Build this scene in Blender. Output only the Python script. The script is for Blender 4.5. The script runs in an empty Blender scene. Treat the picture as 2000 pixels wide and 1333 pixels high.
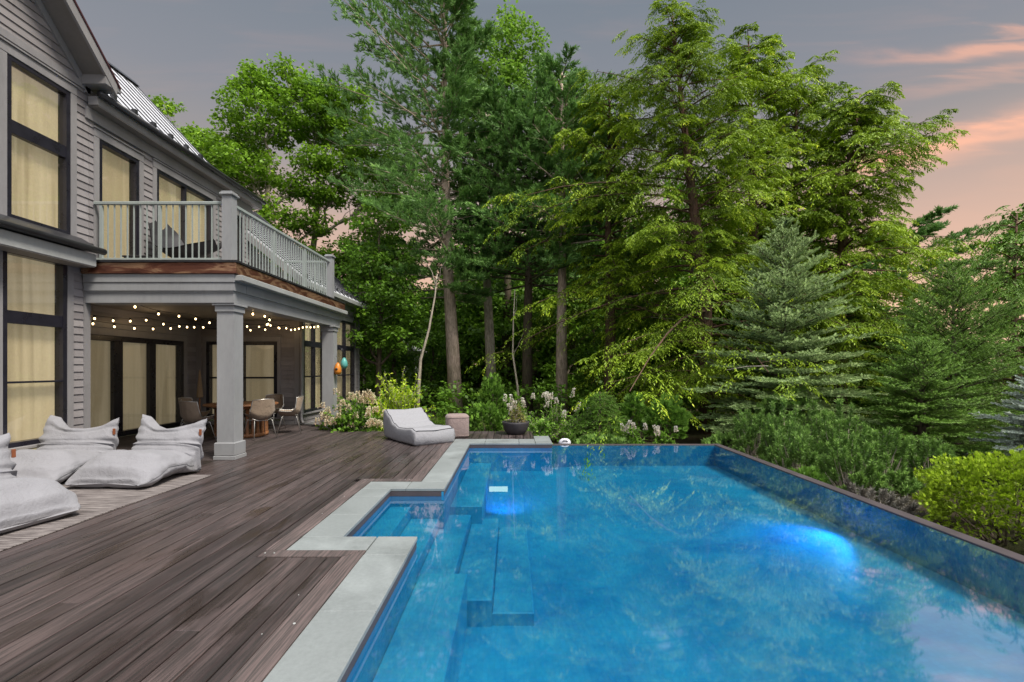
import bpy, bmesh, math, random
import numpy as np
from mathutils import Vector, Matrix, noise as mnoise

scene = bpy.context.scene
R = math.radians

# ------------------------------------------------------------------ camera
cam_data = bpy.data.cameras.new("camera")
cam_data.sensor_width = 36.0
cam_data.lens = 17.0
cam_data.shift_x = 0.0
cam_data.shift_y = 0.0262
cam_data.clip_start = 0.05
cam_data.clip_end = 2000.0
cam = bpy.data.objects.new("camera", cam_data)
scene.collection.objects.link(cam)
cam.location = (0, 0, 1.6)
cam.rotation_euler = (R(90), 0, 0)
scene.camera = cam

# ------------------------------------------------------------------ world
SUN_EL, SUN_AZ = 57.0, 128.0      # azimuth measured from +Y towards +X
world = bpy.data.worlds.new("World")
scene.world = world
world.use_nodes = True
wn, wl = world.node_tree.nodes, world.node_tree.links
wn.clear()


def wmath(op, a, b=None, c=None, clamp=False):
    n = wn.new("ShaderNodeMath"); n.operation = op; n.use_clamp = clamp
    for i, v in enumerate((a, b, c)):
        if v is None: continue
        if isinstance(v, (int, float)): n.inputs[i].default_value = v
        else: wl.new(v, n.inputs[i])
    return n.outputs[0]


def wmix(f, a, b):
    n = wn.new("ShaderNodeMix"); n.data_type = 'RGBA'
    if isinstance(f, (int, float)): n.inputs[0].default_value = f
    else: wl.new(f, n.inputs[0])
    for i, v in ((6, a), (7, b)):
        if isinstance(v, tuple): n.inputs[i].default_value = (*v, 1)
        else: wl.new(v, n.inputs[i])
    return n.outputs[2]


def wramp(f, stops):
    n = wn.new("ShaderNodeValToRGB")
    el = n.color_ramp.elements
    while len(el) < len(stops): el.new(0.5)
    for e, (p, c) in zip(el, stops): e.position = p; e.color = (*c, 1)
    wl.new(f, n.inputs[0]); return n.outputs[0]


tc = wn.new("ShaderNodeTexCoord")
sep = wn.new("ShaderNodeSeparateXYZ"); wl.new(tc.outputs["Generated"], sep.inputs[0])
dx, dy, dz = sep.outputs
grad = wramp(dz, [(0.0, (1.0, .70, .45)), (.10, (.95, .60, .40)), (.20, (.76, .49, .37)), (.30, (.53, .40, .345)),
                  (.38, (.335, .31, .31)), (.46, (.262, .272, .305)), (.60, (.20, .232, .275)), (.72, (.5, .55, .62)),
                  (.85, (1.2, 1.3, 1.45)), (1.0, (1.7, 1.8, 2.0))])  # stops above the frame raised to add light from overhead
yy = wmath('MAXIMUM', dy, 0.08)
u = wmath('DIVIDE', dx, yy); v = wmath('DIVIDE', dz, yy)
comb = wn.new("ShaderNodeCombineXYZ")
wl.new(wmath('MULTIPLY', u, 1.3), comb.inputs[0]); wl.new(wmath('MULTIPLY', v, 9.0), comb.inputs[1])
nz = wn.new("ShaderNodeTexNoise"); nz.inputs["Scale"].default_value = 2.2; nz.inputs["Detail"].default_value = 7
nz.inputs["Distortion"].default_value = .6
wl.new(comb.outputs[0], nz.inputs["Vector"])
n01 = nz.outputs[0]


def streak(c0, slope, wid, u0, u1, amp):
    cen = wmath('ADD', wmath('MULTIPLY', u, slope), c0)
    cen = wmath('ADD', cen, wmath('MULTIPLY', wmath('SUBTRACT', n01, .5), .11))
    d = wmath('DIVIDE', wmath('SUBTRACT', v, cen), wid)
    g = wmath('EXPONENT', wmath('MULTIPLY', wmath('MULTIPLY', d, d), -1.0))
    mr = wn.new("ShaderNodeMapRange"); mr.interpolation_type = 'SMOOTHSTEP'
    mr.inputs[1].default_value = u0; mr.inputs[2].default_value = u1
    wl.new(u, mr.inputs[0])
    w = wmath('MULTIPLY', g, mr.outputs[0])
    w = wmath('MULTIPLY', w, wmath('ADD', wmath('MULTIPLY', n01, 1.3), -.05))
    return wmath('MULTIPLY', w, amp)


s = wmath('ADD', streak(.625, .03, .017, .60, .95, 1.7), streak(.21, .28, .028, .45, .85, 1.7))
s = wmath('ADD', s, streak(.44, .16, .012, .7, .9, .5))
s = wmath('ADD', s, streak(.60, .09, .008, .90, 1.05, 1.0))
mrw = wn.new("ShaderNodeMapRange"); mrw.inputs[1].default_value = .52; mrw.inputs[2].default_value = .75
wl.new(n01, mrw.inputs[0])
s = wmath('ADD', s, wmath('MULTIPLY', mrw.outputs[0], .12))
s = wmath('MULTIPLY', s, wmath('GREATER_THAN', dy, .1), clamp=True)
hi = wramp(dz, [(0.0, (1.1, .58, .32)), (.33, (.98, .52, .36)), (.5, (.58, .37, .32)), (1, (.6, .36, .32))])
skyc = wmix(s, grad, hi)
# unseen sky behind the viewer, brightened to light what faces the camera
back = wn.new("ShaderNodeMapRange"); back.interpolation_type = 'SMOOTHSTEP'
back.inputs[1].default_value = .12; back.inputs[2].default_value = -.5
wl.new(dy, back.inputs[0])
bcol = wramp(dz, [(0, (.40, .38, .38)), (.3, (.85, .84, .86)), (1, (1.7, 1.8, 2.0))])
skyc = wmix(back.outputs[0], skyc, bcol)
nish = wn.new("ShaderNodeTexSky"); nish.sky_type = 'NISHITA'; nish.sun_disc = False
nish.sun_elevation = R(SUN_EL); nish.sun_rotation = R(SUN_AZ); nish.dust_density = 2.0
bg1 = wn.new("ShaderNodeBackground"); wl.new(nish.outputs[0], bg1.inputs[0]); bg1.inputs[1].default_value = 0.05
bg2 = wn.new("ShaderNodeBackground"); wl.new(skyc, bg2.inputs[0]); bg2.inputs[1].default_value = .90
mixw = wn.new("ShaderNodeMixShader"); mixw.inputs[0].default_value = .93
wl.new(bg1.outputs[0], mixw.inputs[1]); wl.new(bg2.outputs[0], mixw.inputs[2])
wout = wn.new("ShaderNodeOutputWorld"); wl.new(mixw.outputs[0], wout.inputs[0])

# ------------------------------------------------------------------ sun (soft, thin overcast)
sd = bpy.data.lights.new("sun", 'SUN')
sd.energy = 4.0; sd.angle = R(14); sd.color = (1.0, .93, .82)
so = bpy.data.objects.new("sun", sd); scene.collection.objects.link(so)
el, az = R(SUN_EL), R(SUN_AZ)
sdir = Vector((math.sin(az) * math.cos(el), math.cos(az) * math.cos(el), math.sin(el)))
so.rotation_euler = sdir.to_track_quat('Z', 'Y').to_euler()

scene.view_settings.view_transform = 'Standard'
scene.view_settings.look = 'None'
scene.view_settings.exposure = 0.28
scene.view_settings.gamma = 1.0
scene.cycles.max_bounces = 8
scene.cycles.transparent_max_bounces = 16
scene.cycles.caustics_reflective = False
scene.cycles.caustics_refractive = False
scene.cycles.sample_clamp_indirect = 4.0


# ------------------------------------------------------------------ materials
class NT:
    def __init__(s, name):
        s.m = bpy.data.materials.new(name); s.m.use_nodes = True
        s.t = s.m.node_tree; s.t.nodes.clear()

    def n(s, typ, ins=None, **kw):
        nd = s.t.nodes.new(typ)
        for k, v in kw.items(): setattr(nd, k, v)
        for k, v in (ins or {}).items(): s.put(nd, k, v)
        return nd

    def put(s, nd, k, v):
        i = nd.inputs[k]
        if isinstance(v, bpy.types.NodeSocket): s.t.links.new(v, i)
        elif isinstance(v, tuple) and len(v) == 3 and i.type == 'RGBA': i.default_value = (*v, 1)
        else: i.default_value = v

    def coord(s, kind="Object", scale=(1, 1, 1), rot=(0, 0, 0)):
        c = s.n("ShaderNodeTexCoord")
        mp = s.n("ShaderNodeMapping", {"Vector": c.outputs[kind], "Scale": scale, "Rotation": rot})
        return mp.outputs[0]

    def noise(s, vec, scale, detail=4, rough=.55, dist=0.0):
        return s.n("ShaderNodeTexNoise", {"Vector": vec, "Scale": scale, "Detail": detail, "Roughness": rough, "Distortion": dist}).outputs[0]

    def math(s, op, a, b=0.0, clamp=False):
        return s.n("ShaderNodeMath", {0: a, 1: b}, operation=op, use_clamp=clamp).outputs[0]

    def mix(s, f, a, b, blend='MIX'):
        nd = s.n("ShaderNodeMix", data_type='RGBA', blend_type=blend)
        s.put(nd, 0, f)
        for i, v in ((6, a), (7, b)):
            s.put(nd, i, v)
        return nd.outputs[2]

    def ramp(s, f, stops, interp='LINEAR'):
        nd = s.n("ShaderNodeValToRGB", {0: f}); nd.color_ramp.interpolation = interp
        e = nd.color_ramp.elements
        while len(e) < len(stops): e.new(.5)
        for q, (p, c) in zip(e, stops):
            q.position = p; q.color = (*c, 1) if isinstance(c, tuple) else (c, c, c, 1)
        return nd.outputs[0]

    def bump(s, h, strength=.3, dist=.01):
        return s.n("ShaderNodeBump", {"Height": h, "Strength": strength, "Distance": dist}).outputs[0]

    def attr(s, name):
        return s.n("ShaderNodeAttribute", attribute_name=name)

    def bsdf(s, col, rough=.6, metal=0.0, spec=.5, normal=None, **ex):
        b = s.n("ShaderNodeBsdfPrincipled", {"Base Color": col, "Roughness": rough, "Metallic": metal, "Specular IOR Level": spec})
        if normal is not None: s.put(b, "Normal", normal)
        for k, v in ex.items(): s.put(b, k.replace('_', ' '), v)
        return b.outputs[0]

    def out(s, sh):
        s.t.links.new(sh, s.n("ShaderNodeOutputMaterial").inputs[0]); return s.m


def m_paint(name, col, rough=.55, var=.12, scale=3.0, bump=.12, spec=.4, stretch=(1, 1, 1)):
    a = NT(name); v = a.coord("Object", stretch)
    n1 = a.noise(v, scale, 6, .6); n2 = a.noise(v, scale * 14, 3)
    dark = tuple(c * (1 - var * 2) for c in col); lite = tuple(min(1, c * (1 + var)) for c in col)
    c = a.mix(a.ramp(n1, [(.3, 0.0), (.7, 1.0)]), dark, lite)
    c = a.mix(.12, c, a.ramp(n2, [(.35, tuple(x * .7 for x in col)), (.65, tuple(min(1, x * 1.25) for x in col))]))
    return a.out(a.bsdf(c, a.ramp(n1, [(.2, rough - .1), (.8, rough + .12)]), 0, spec, a.bump(n2, bump, .004)))


def m_metal(name, col, rough=.35, metal=1.0):
    a = NT(name); v = a.coord()
    n1 = a.noise(v, 6, 5)
    return a.out(a.bsdf(a.mix(n1, tuple(c * .75 for c in col), col), a.ramp(n1, [(.3, rough * .8), (.7, rough * 1.3)]), metal))


def m_clap(name="painted_clapboard"):
    # grey stained cedar, grain along the board, slight tone change from board to board
    a = NT(name)
    t = a.attr("tint").outputs["Fac"]
    v = a.coord("Object", (1.2, 1.2, 30))
    n1 = a.noise(v, 3.0, 6, .65); v2 = a.coord("Object"); n2 = a.noise(v2, 1.1, 4)
    c = a.mix(t, (.215, .198, .202), (.335, .312, .315))
    c = a.mix(a.ramp(n1, [(.35, 0.0), (.75, .50)]), c, (.15, .14, .145))
    c = a.mix(a.ramp(n2, [(.4, 0.0), (.8, .35)]), c, (.38, .355, .355))
    n4 = a.noise(a.coord('Object', (1.5, 1.5, .35)), 2.6, 6, .7, .8)
    c = a.mix(a.ramp(n4, [(.56, 0.0), (.72, .45)]), c, (.13, .115, .112))
    return a.out(a.bsdf(c, .62, 0, .35, a.bump(n1, .25, .003)))


def m_deck(name, wet=1.0, gain=1.0):
    a = NT(name)
    t = a.attr("tint").outputs["Fac"]; s2 = a.attr("seed").outputs["Fac"]
    c0 = a.n("ShaderNodeTexCoord").outputs["Object"]
    off = a.n("ShaderNodeCombineXYZ", {0: 0.0, 1: a.math('MULTIPLY', s2, 37.0), 2: a.math('MULTIPLY', s2, 19.0)}).outputs[0]
    vv = a.n("ShaderNodeVectorMath", {0: c0, 1: off}, operation='ADD').outputs[0]
    v = a.n("ShaderNodeMapping", {"Vector": vv, "Scale": (20, .55, 1)}).outputs[0]
    fine = a.noise(v, 3.5, 8, .68, .3)
    v3 = a.n("ShaderNodeMapping", {"Vector": vv, "Scale": (4.5, .20, 1)}).outputs[0]
    mid = a.noise(v3, 2.2, 6, .6, .5)
    big = a.noise(c0, .55, 4, .6)
    col = a.mix(t, (.027, .018, .018), (.086, .062, .060))
    col = a.mix(a.ramp(mid, [(.38, 0.0), (.70, .60)]), col, (.155, .118, .114))
    col = a.mix(a.ramp(fine, [(.42, .0), (.58, .75)]), col, (.022, .021, .02))
    stain = a.ramp(a.noise(a.n('ShaderNodeMapping', {'Vector': vv, 'Scale': (1.6, .45, 1)}).outputs[0], 1.5, 5, .6, .5), [(.55, 0.0), (.64, .8)])
    col = a.mix(a.math('MULTIPLY', stain, .8 * wet), col, (.018, .013, .011))
    moss = a.ramp(a.noise(c0, .8, 5, .6, .2), [(.6, 0.0), (.75, .5)])
    sy = a.n("ShaderNodeSeparateXYZ", {0: c0}).outputs[1]
    far = a.n("ShaderNodeMapRange", {0: sy, 1: 6.0, 2: 9.5}).outputs[0]
    col = a.mix(a.math('MULTIPLY', moss, a.math('MULTIPLY', far, .8 * wet)), col, (.06, .065, .02))
    if gain != 1: col = a.mix(1.0, col, (gain, gain, gain * .98), 'MULTIPLY')
    rough = a.ramp(big, [(.35, .26), (.62, .55)])
    rough = a.mix(stain, rough, (.22, .22, .22)) if wet > .5 else .7
    ht = a.math('ADD', a.math('MULTIPLY', fine, .6), mid)
    return a.out(a.bsdf(col, rough, 0, .45, a.bump(ht, .45, .004)))


def m_stone(name, col=(.245, .268, .268)):
    a = NT(name); v = a.coord()
    t = a.attr("tint").outputs["Fac"]
    n1 = a.noise(v, 1.7, 6, .6, .4); n2 = a.noise(v, 30, 5, .7)
    c = a.mix(a.ramp(n1, [(.32, 0.0), (.68, 1.0)]), tuple(x * .58 for x in col), tuple(x * 1.18 for x in col))
    c = a.mix(t, c, tuple(x * .84 for x in col))
    c = a.mix(.18, c, a.ramp(n2, [(.3, tuple(x * .45 for x in col)), (.7, tuple(x * 1.3 for x in col))]))
    return a.out(a.bsdf(c, a.ramp(n1, [(.3, .42), (.7, .7)]), 0, .35, a.bump(a.math('ADD', n1, a.math('MULTIPLY', n2, .3)), .25, .006)))


def m_pool(name, k=1.0):
    a = NT(name); v = a.coord()
    br = a.n("ShaderNodeTexBrick", {"Vector": v, "Color1": (.7, .7, .7), "Color2": (1.15, 1.15, 1.15), "Mortar": (.55, .55, .55),
             "Scale": 1.0, "Mortar Size": .0025, "Brick Width": .05, "Row Height": .05}, offset=0.0)
    n0 = a.noise(v, .9, 5, .65, .4)
    n1 = a.noise(v, 9, 5, .7, .4)
    base = a.mix(a.ramp(n0, [(.3, 0.0), (.72, 1.0)]), (.005, .145, .37), (.026, .32, .54))
    base = a.mix(a.ramp(n1, [(.35, 0.0), (.75, .3)]), base, (.05, .40, .50))
    c = a.mix(.22, base, br.outputs[0], 'MULTIPLY')
    if k != 1: c = a.mix(1.0, c, (k * 1.5, k, k * .92), 'MULTIPLY')
    return a.out(a.bsdf(c, .5, 0, .3))


def m_water(name):
    a = NT(name); v = a.coord("Object", (1, 1, 1))
    n1 = a.noise(v, 1.3, 3, .5, .3); n2 = a.noise(v, 7, 2, .5)
    nm = a.bump(a.math('ADD', n1, a.math('MULTIPLY', n2, .04)), .007, .05)
    fr = a.n("ShaderNodeFresnel", {"IOR": 1.5, "Normal": nm}).outputs[0]
    tr = a.n("ShaderNodeBsdfTransparent", {"Color": (.66, .95, 1.0)}).outputs[0]
    gl = a.n("ShaderNodeBsdfGlossy", {"Color": (1.0, 1.0, 1.0), "Roughness": .035, "Normal": nm}).outputs[0]
    fr = a.math('ADD', a.math('MINIMUM', a.math('MULTIPLY', fr, 2.2, True), .28), .13)
    return a.out(a.n("ShaderNodeMixShader", {0: fr, 1: tr, 2: gl}).outputs[0])


def m_glass(name):
    a = NT(name)
    nm = a.bump(a.noise(a.coord("Object"), 1.4, 2), .04, .02)
    fr = a.n("ShaderNodeFresnel", {"IOR": 1.5, "Normal": nm}).outputs[0]
    tr = a.n("ShaderNodeBsdfTransparent", {"Color": (.93, .93, .9)}).outputs[0]
    gl = a.n("ShaderNodeBsdfGlossy", {"Color": (.95, .95, .95), "Roughness": .01, "Normal": nm}).outputs[0]
    bk = a.math('SUBTRACT', 1.0, a.n("ShaderNodeNewGeometry").outputs["Backfacing"])
    return a.out(a.n("ShaderNodeMixShader", {0: a.math('MULTIPLY', a.math('MINIMUM', a.math('MULTIPLY', fr, 2.3), .5), bk), 1: tr, 2: gl}).outputs[0])


def m_shade(name, axis=1, glow=.16):
    # pale roller shades and curtains with the room lamps on behind them
    a = NT(name)
    sc = (6, 6, .25)
    v = a.coord("Object", sc)
    n1 = a.noise(v, 1.2, 4, .6); n2 = a.noise(a.coord("Object"), 60, 2)
    c = a.mix(a.ramp(n1, [(.25, 0.0), (.75, 1.0)]), (.54, .445, .29), (.64, .54, .38))
    n3 = a.noise(a.coord("Object", (1.6, 1.6, .12)), 1.5, 3, .5, .3)
    c = a.mix(a.ramp(n3, [(.42, 0.0), (.52, .55)], 'EASE'), c, (.33, .26, .16))
    c = a.mix(.12, c, a.ramp(n2, [(.3, (.3, .24, .14)), (.7, (.75, .62, .4))]))
    return a.out(a.bsdf(c, .85, 0, .1, None, Emission_Color=c, Emission_Strength=glow))


def m_fabric(name, col, weave=260, var=.10):
    a = NT(name); v = a.coord()
    n1 = a.noise(v, 2.5, 5, .6); n2 = a.noise(v, weave, 2)
    n3 = a.noise(v, 11, 5, .65, .5)
    c = a.mix(n1, tuple(x * (1 - var) for x in col), tuple(min(1, x * (1 + var)) for x in col))
    c = a.mix(.25, c, a.ramp(n2, [(.35, tuple(x * .6 for x in col)), (.65, tuple(min(1, x * 1.25) for x in col))]))
    b1 = a.bump(n3, .6, .03)
    b2 = a.n("ShaderNodeBump", {"Height": n2, "Strength": .3, "Distance": .002, "Normal": b1}).outputs[0]
    return a.out(a.bsdf(c, .9, 0, .15, b2, Sheen_Weight=.15))


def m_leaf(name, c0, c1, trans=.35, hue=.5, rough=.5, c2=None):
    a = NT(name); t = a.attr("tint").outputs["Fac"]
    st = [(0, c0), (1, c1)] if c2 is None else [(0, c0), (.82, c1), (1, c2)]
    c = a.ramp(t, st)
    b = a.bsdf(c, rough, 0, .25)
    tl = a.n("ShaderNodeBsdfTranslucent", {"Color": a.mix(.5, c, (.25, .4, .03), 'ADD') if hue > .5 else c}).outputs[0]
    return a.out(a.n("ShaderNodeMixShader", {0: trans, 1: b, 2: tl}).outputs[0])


def m_bark(name, col, sc=(6, 6, 1.2)):
    a = NT(name); v = a.coord("Object", sc)
    n1 = a.noise(v, 3, 7, .7, .6); n2 = a.noise(a.coord(), 1.3, 4)
    c = a.mix(a.ramp(n1, [(.35, 0.0), (.65, 1.0)]), tuple(x * .42 for x in col), tuple(x * 1.15 for x in col))
    c = a.mix(a.ramp(n2, [(.45, 0.0), (.75, .5)]), c, (.09, .11, .05))
    return a.out(a.bsdf(c, .9, 0, .1, a.bump(n1, .9, .03)))


def m_ground(name):
    a = NT(name); v = a.coord()
    n1 = a.noise(v, .35, 6, .65); n2 = a.noise(v, 9, 6, .7)
    c = a.mix(n2, (.022, .018, .01), (.065, .05, .028))
    c = a.mix(a.ramp(n1, [(.4, 0.0), (.6, .8)]), c, (.03, .045, .012))
    return a.out(a.bsdf(c, .95, 0, .1, a.bump(n2, .8, .05)))


def m_emit(name, col, st):
    a = NT(name)
    return a.out(a.n("ShaderNodeEmission", {"Color": col, "Strength": st}).outputs[0])


M = {}
M['clap'] = m_clap()
M['trim'] = m_paint("grey_trim_paint", (.275, .265, .270), .5, .10, 2.0, .1, stretch=(1, 1, .3))
M['trim_light'] = m_paint("light_grey_trim_paint", (.36, .37, .365), .4, .08, 2.0, .06, stretch=(1, 1, .4))
M['column'] = m_paint("column_paint", (.30, .305, .315), .42, .07, 1.5, .05, stretch=(1, 1, .3))
M['rail'] = m_paint("rail_powder_coat", (.33, .37, .355), .4, .06, 4, .05)
M['soffit'] = m_paint("soffit_paint", (.22, .20, .185), .6, .08, 2)
M['frame'] = m_paint("black_window_frame", (.018, .017, .026), .3, .15, 6, .03, .5)
M['gutter'] = m_paint("dark_gutter_metal", (.03, .03, .034), .35, .2, 4, .03, .5)
M['copper'] = None
M['roof'] = m_metal("standing_seam_steel", (.74, .75, .80), .45, .1)
M['roof_red'] = m_metal("drip_edge", (.20, .09, .10), .4, .8)
M['glass'] = m_glass("window_glass")
M['shade'] = m_shade("lit_shade", glow=.42)
M['shade_porch'] = m_shade("lit_porch_shade", glow=.26)
M['deck'] = m_deck("weathered_deck_boards", 1.0)
M['deck_dry'] = m_deck("dry_porch_boards", .35)
M['border'] = m_deck("deck_border_boards", .2, 1.4)
M['stone'] = m_stone("bluestone_coping")
M['darkstone'] = m_stone("dark_rim_stone", (.075, .06, .065))
M['pool'] = m_pool("blue_pool_plaster")
M['pool_step'] = m_pool("pool_step_plaster", 1.18)
M['water'] = m_water("pool_water_surface")
M['ground'] = m_ground("woodland_soil")
M['bag'] = m_fabric("pale_grey_canvas", (.262, .26, .28))
M['lounger'] = m_fabric("white_outdoor_fabric", (.29, .29, .31), 300, .05)
M['piping'] = m_fabric("black_piping", (.03, .03, .035))
M['pouf'] = m_fabric("taupe_woven_fabric", (.27, .205, .19), 180)
M['leather'] = m_paint("brown_leather_tag", (.26, .085, .035), .5, .1)
M['wood'] = m_paint("teak_table_wood", (.36, .16, .07), .45, .22, 5, .2, stretch=(1, 1, 4))
M['mesh_fabric'] = m_fabric("taupe_mesh", (.31, .235, .17), 400)
M['seam'] = m_fabric("seam_thread", (.14, .14, .15))
M['chairmetal'] = m_metal("chair_steel", (.55, .53, .50), .35, .8)
M['dark'] = m_paint("charcoal_fibre", (.035, .033, .036), .55, .15, 5)
M['white'] = m_paint("white_plastic", (.62, .62, .68), .4, .04)
M['bulb'] = m_emit("warm_bulb", (1.0, .70, .34), 7.0)
M['poolglow'] = m_emit("pool_lamp_lens", (.75, .92, 1.0), 1.2)


def m_copper():
    a = NT("copper_weathering_and_glints"); v = a.coord("Object", (.5, .5, 2))
    n = a.noise(v, 2.3, 5, .6, 1.2)
    c = a.ramp(n, [(.30, (.10, .04, .03)), (.48, (.22, .09, .06)), (.57, (.55, .33, .2)), (.63, (.18, .07, .045)), (.8, (.30, .20, .14))])  # weathered browns, with the reflected arcs painted in as paler bands
    return a.out(a.bsdf(c, .34, .7, .5))


M['copper'] = m_copper()


def m_rug():
    a = NT("flatweave_rug"); v = a.coord("Object", (1.3, 22, 1))
    n = a.noise(v, 2.2, 4, .7); n2 = a.noise(a.coord(), 150, 2)
    c = a.ramp(n, [(.36, (.06, .05, .05)), (.5, (.17, .15, .145)), (.62, (.29, .26, .25))])
    return a.out(a.bsdf(c, .95, 0, .1, a.bump(a.math('ADD', n, a.math('MULTIPLY', n2, .4)), .5, .004)))


M['rug'] = m_rug()


# ------------------------------------------------------------------ object helpers
def tag(o, label=None, cat=None, group=None, kind=None):
    if label: o["label"] = label
    if cat: o["category"] = cat
    if group: o["group"] = group
    if kind: o["kind"] = kind
    return o


def empty(name, loc=(0, 0, 0), rz=0.0, label=None, cat=None, group=None, parent=None):
    o = bpy.data.objects.new(name, None); scene.collection.objects.link(o)
    o.location = loc; o.rotation_euler = (0, 0, rz); o.empty_display_size = .2
    if parent: o.parent = parent
    return tag(o, label, cat, group)


def link_mesh(name, me, mat, parent=None):
    o = bpy.data.objects.new(name, me); scene.collection.objects.link(o)
    if mat is not None and len(me.materials) == 0: me.materials.append(mat)
    if parent is not None: o.parent = parent
    return o


def kids(o): return [c for c in scene.collection.objects if c.parent == o]


def copy_tree(o, parent=None):
    c = o.copy(); scene.collection.objects.link(c)
    if parent is not None: c.parent = parent
    for ch in kids(o): copy_tree(ch, c)
    return c


class MB:
    """collects shapes, links them as ONE mesh"""
    def __init__(s): s.v = []; s.f = []; s.t = []; s.s = []; s.smooth = []

    def add(s, vs, fs, tint=0.5, seed=0.0, smooth=False):
        b = len(s.v); s.v.extend([tuple(q) for q in vs])
        for f in fs: s.f.append(tuple(b + i for i in f)); s.smooth.append(smooth)
        s.t.extend([tint] * len(vs)); s.s.extend([seed] * len(vs))

    def box(s, x0, x1, y0, y1, z0, z1, tint=.5, seed=0.0, bev=0.0):
        if bev > 0:
            b = min(bev, abs(x1 - x0) * .4, abs(y1 - y0) * .4, abs(z1 - z0) * .4)
            vs = []; 
            for z, k in ((z0, b), (z0 + b, 0), (z1 - b, 0), (z1, b)):
                vs += [(x0 + k, y0 + k, z), (x1 - k, y0 + k, z), (x1 - k, y1 - k, z), (x0 + k, y1 - k, z)]
            fs = [(3, 2, 1, 0), (12, 13, 14, 15)]
            for r in range(3):
                for k in range(4):
                    a = r * 4 + k; c = r * 4 + (k + 1) % 4
                    fs.append((a, c, c + 4, a + 4))
            s.add(vs, fs, tint, seed); return
        vs = [(x0, y0, z0), (x1, y0, z0), (x1, y1, z0), (x0, y1, z0), (x0, y0, z1), (x1, y0, z1), (x1, y1, z1), (x0, y1, z1)]
        s.add(vs, [(3, 2, 1, 0), (4, 5, 6, 7), (0, 1, 5, 4), (1, 2, 6, 5), (2, 3, 7, 6), (3, 0, 4, 7)], tint, seed)

    def prism(s, poly, ext, tint=.5, seed=0.0):
        """poly: list of 3d points in one plane, ext: extrusion vector"""
        n = len(poly); e = Vector(ext)
        vs = [Vector(p) for p in poly] + [Vector(p) + e for p in poly]
        fs = [tuple(range(n))[::-1], tuple(range(n, 2 * n))] + [(i, (i + 1) % n, n + (i + 1) % n, n + i) for i in range(n)]
        s.add(vs, fs, tint, seed)

    def tube(s, pts, radii, sides=8, tint=.5, cap=True, smooth=True):
        pts = [Vector(p) for p in pts]
        if not hasattr(radii, '__len__'): radii = [radii] * len(pts)
        vs = []; up = Vector((0, 0, 1))
        t0 = (pts[1] - pts[0]).normalized()
        if abs(t0.dot(up)) > .95: up = Vector((1, 0, 0))
        a = t0.cross(up).normalized()
        for i, p in enumerate(pts):
            t = (pts[min(i + 1, len(pts) - 1)] - pts[max(i - 1, 0)]).normalized()
            a = (a - t * a.dot(t)).normalized(); b = t.cross(a)
            for k in range(sides):
                w = 2 * math.pi * k / sides
                vs.append(p + (a * math.cos(w) + b * math.sin(w)) * radii[i])
        fs = []
        for i in range(len(pts) - 1):
            for k in range(sides):
                fs.append((i * sides + k, i * sides + (k + 1) % sides, (i + 1) * sides + (k + 1) % sides, (i + 1) * sides + k))
        if cap:
            fs.append(tuple(range(sides))[::-1]); fs.append(tuple(range((len(pts) - 1) * sides, len(pts) * sides)))
        s.add(vs, fs, tint, 0, smooth)

    def lathe(s, prof, c=(0, 0, 0), sides=24, tint=.5, ex=1.0, ey=1.0, power=2.0):
        vs = []; n = len(prof)
        for (r, z) in prof:
            for k in range(sides):
                w = 2 * math.pi * k / sides; cx, cy = math.cos(w), math.sin(w)
                if power != 2.0:
                    q = (abs(cx) ** power + abs(cy) ** power) ** (-1 / power); cx *= q; cy *= q
                vs.append((c[0] + r * cx * ex, c[1] + r * cy * ey, c[2] + z))
        fs = [(i * sides + k, i * sides + (k + 1) % sides, (i + 1) * sides + (k + 1) % sides, (i + 1) * sides + k)
              for i in range(n - 1) for k in range(sides)]
        fs.append(tuple(range(sides))[::-1]); fs.append(tuple(range((n - 1) * sides, n * sides)))
        s.add(vs, fs, tint, 0, True)

    def build(s, name, mat, parent=None):
        me = bpy.data.meshes.new(name); me.from_pydata(s.v, [], s.f); me.update()
        me.polygons.foreach_set("use_smooth", s.smooth)
        a = me.attributes.new("tint", 'FLOAT', 'POINT'); a.data.foreach_set("value", s.t)
        a = me.attributes.new("seed", 'FLOAT', 'POINT'); a.data.foreach_set("value", s.s)
        return link_mesh(name, me, mat, parent)


def np_mesh(name, V, F, mat, parent=None, tint=None, smooth=False):
    """V (n,3), F (m,k) uniform faces"""
    V = np.ascontiguousarray(V, dtype=np.float32); F = np.ascontiguousarray(F, dtype=np.int32)
    me = bpy.data.meshes.new(name); m, k = F.shape
    me.vertices.add(len(V)); me.vertices.foreach_set("co", V.ravel())
    me.loops.add(m * k); me.loops.foreach_set("vertex_index", F.ravel())
    me.polygons.add(m); me.polygons.foreach_set("loop_start", np.arange(m, dtype=np.int32) * k)
    me.polygons.foreach_set("loop_total", np.full(m, k, dtype=np.int32))
    me.update(calc_edges=True)
    if smooth: me.polygons.foreach_set("use_smooth", np.ones(m, dtype=bool))
    if tint is not None:
        a = me.attributes.new("tint", 'FLOAT', 'POINT'); a.data.foreach_set("value", np.ascontiguousarray(tint, dtype=np.float32))
    return link_mesh(name, me, mat, parent)
rnd = random.Random(11)

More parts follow.
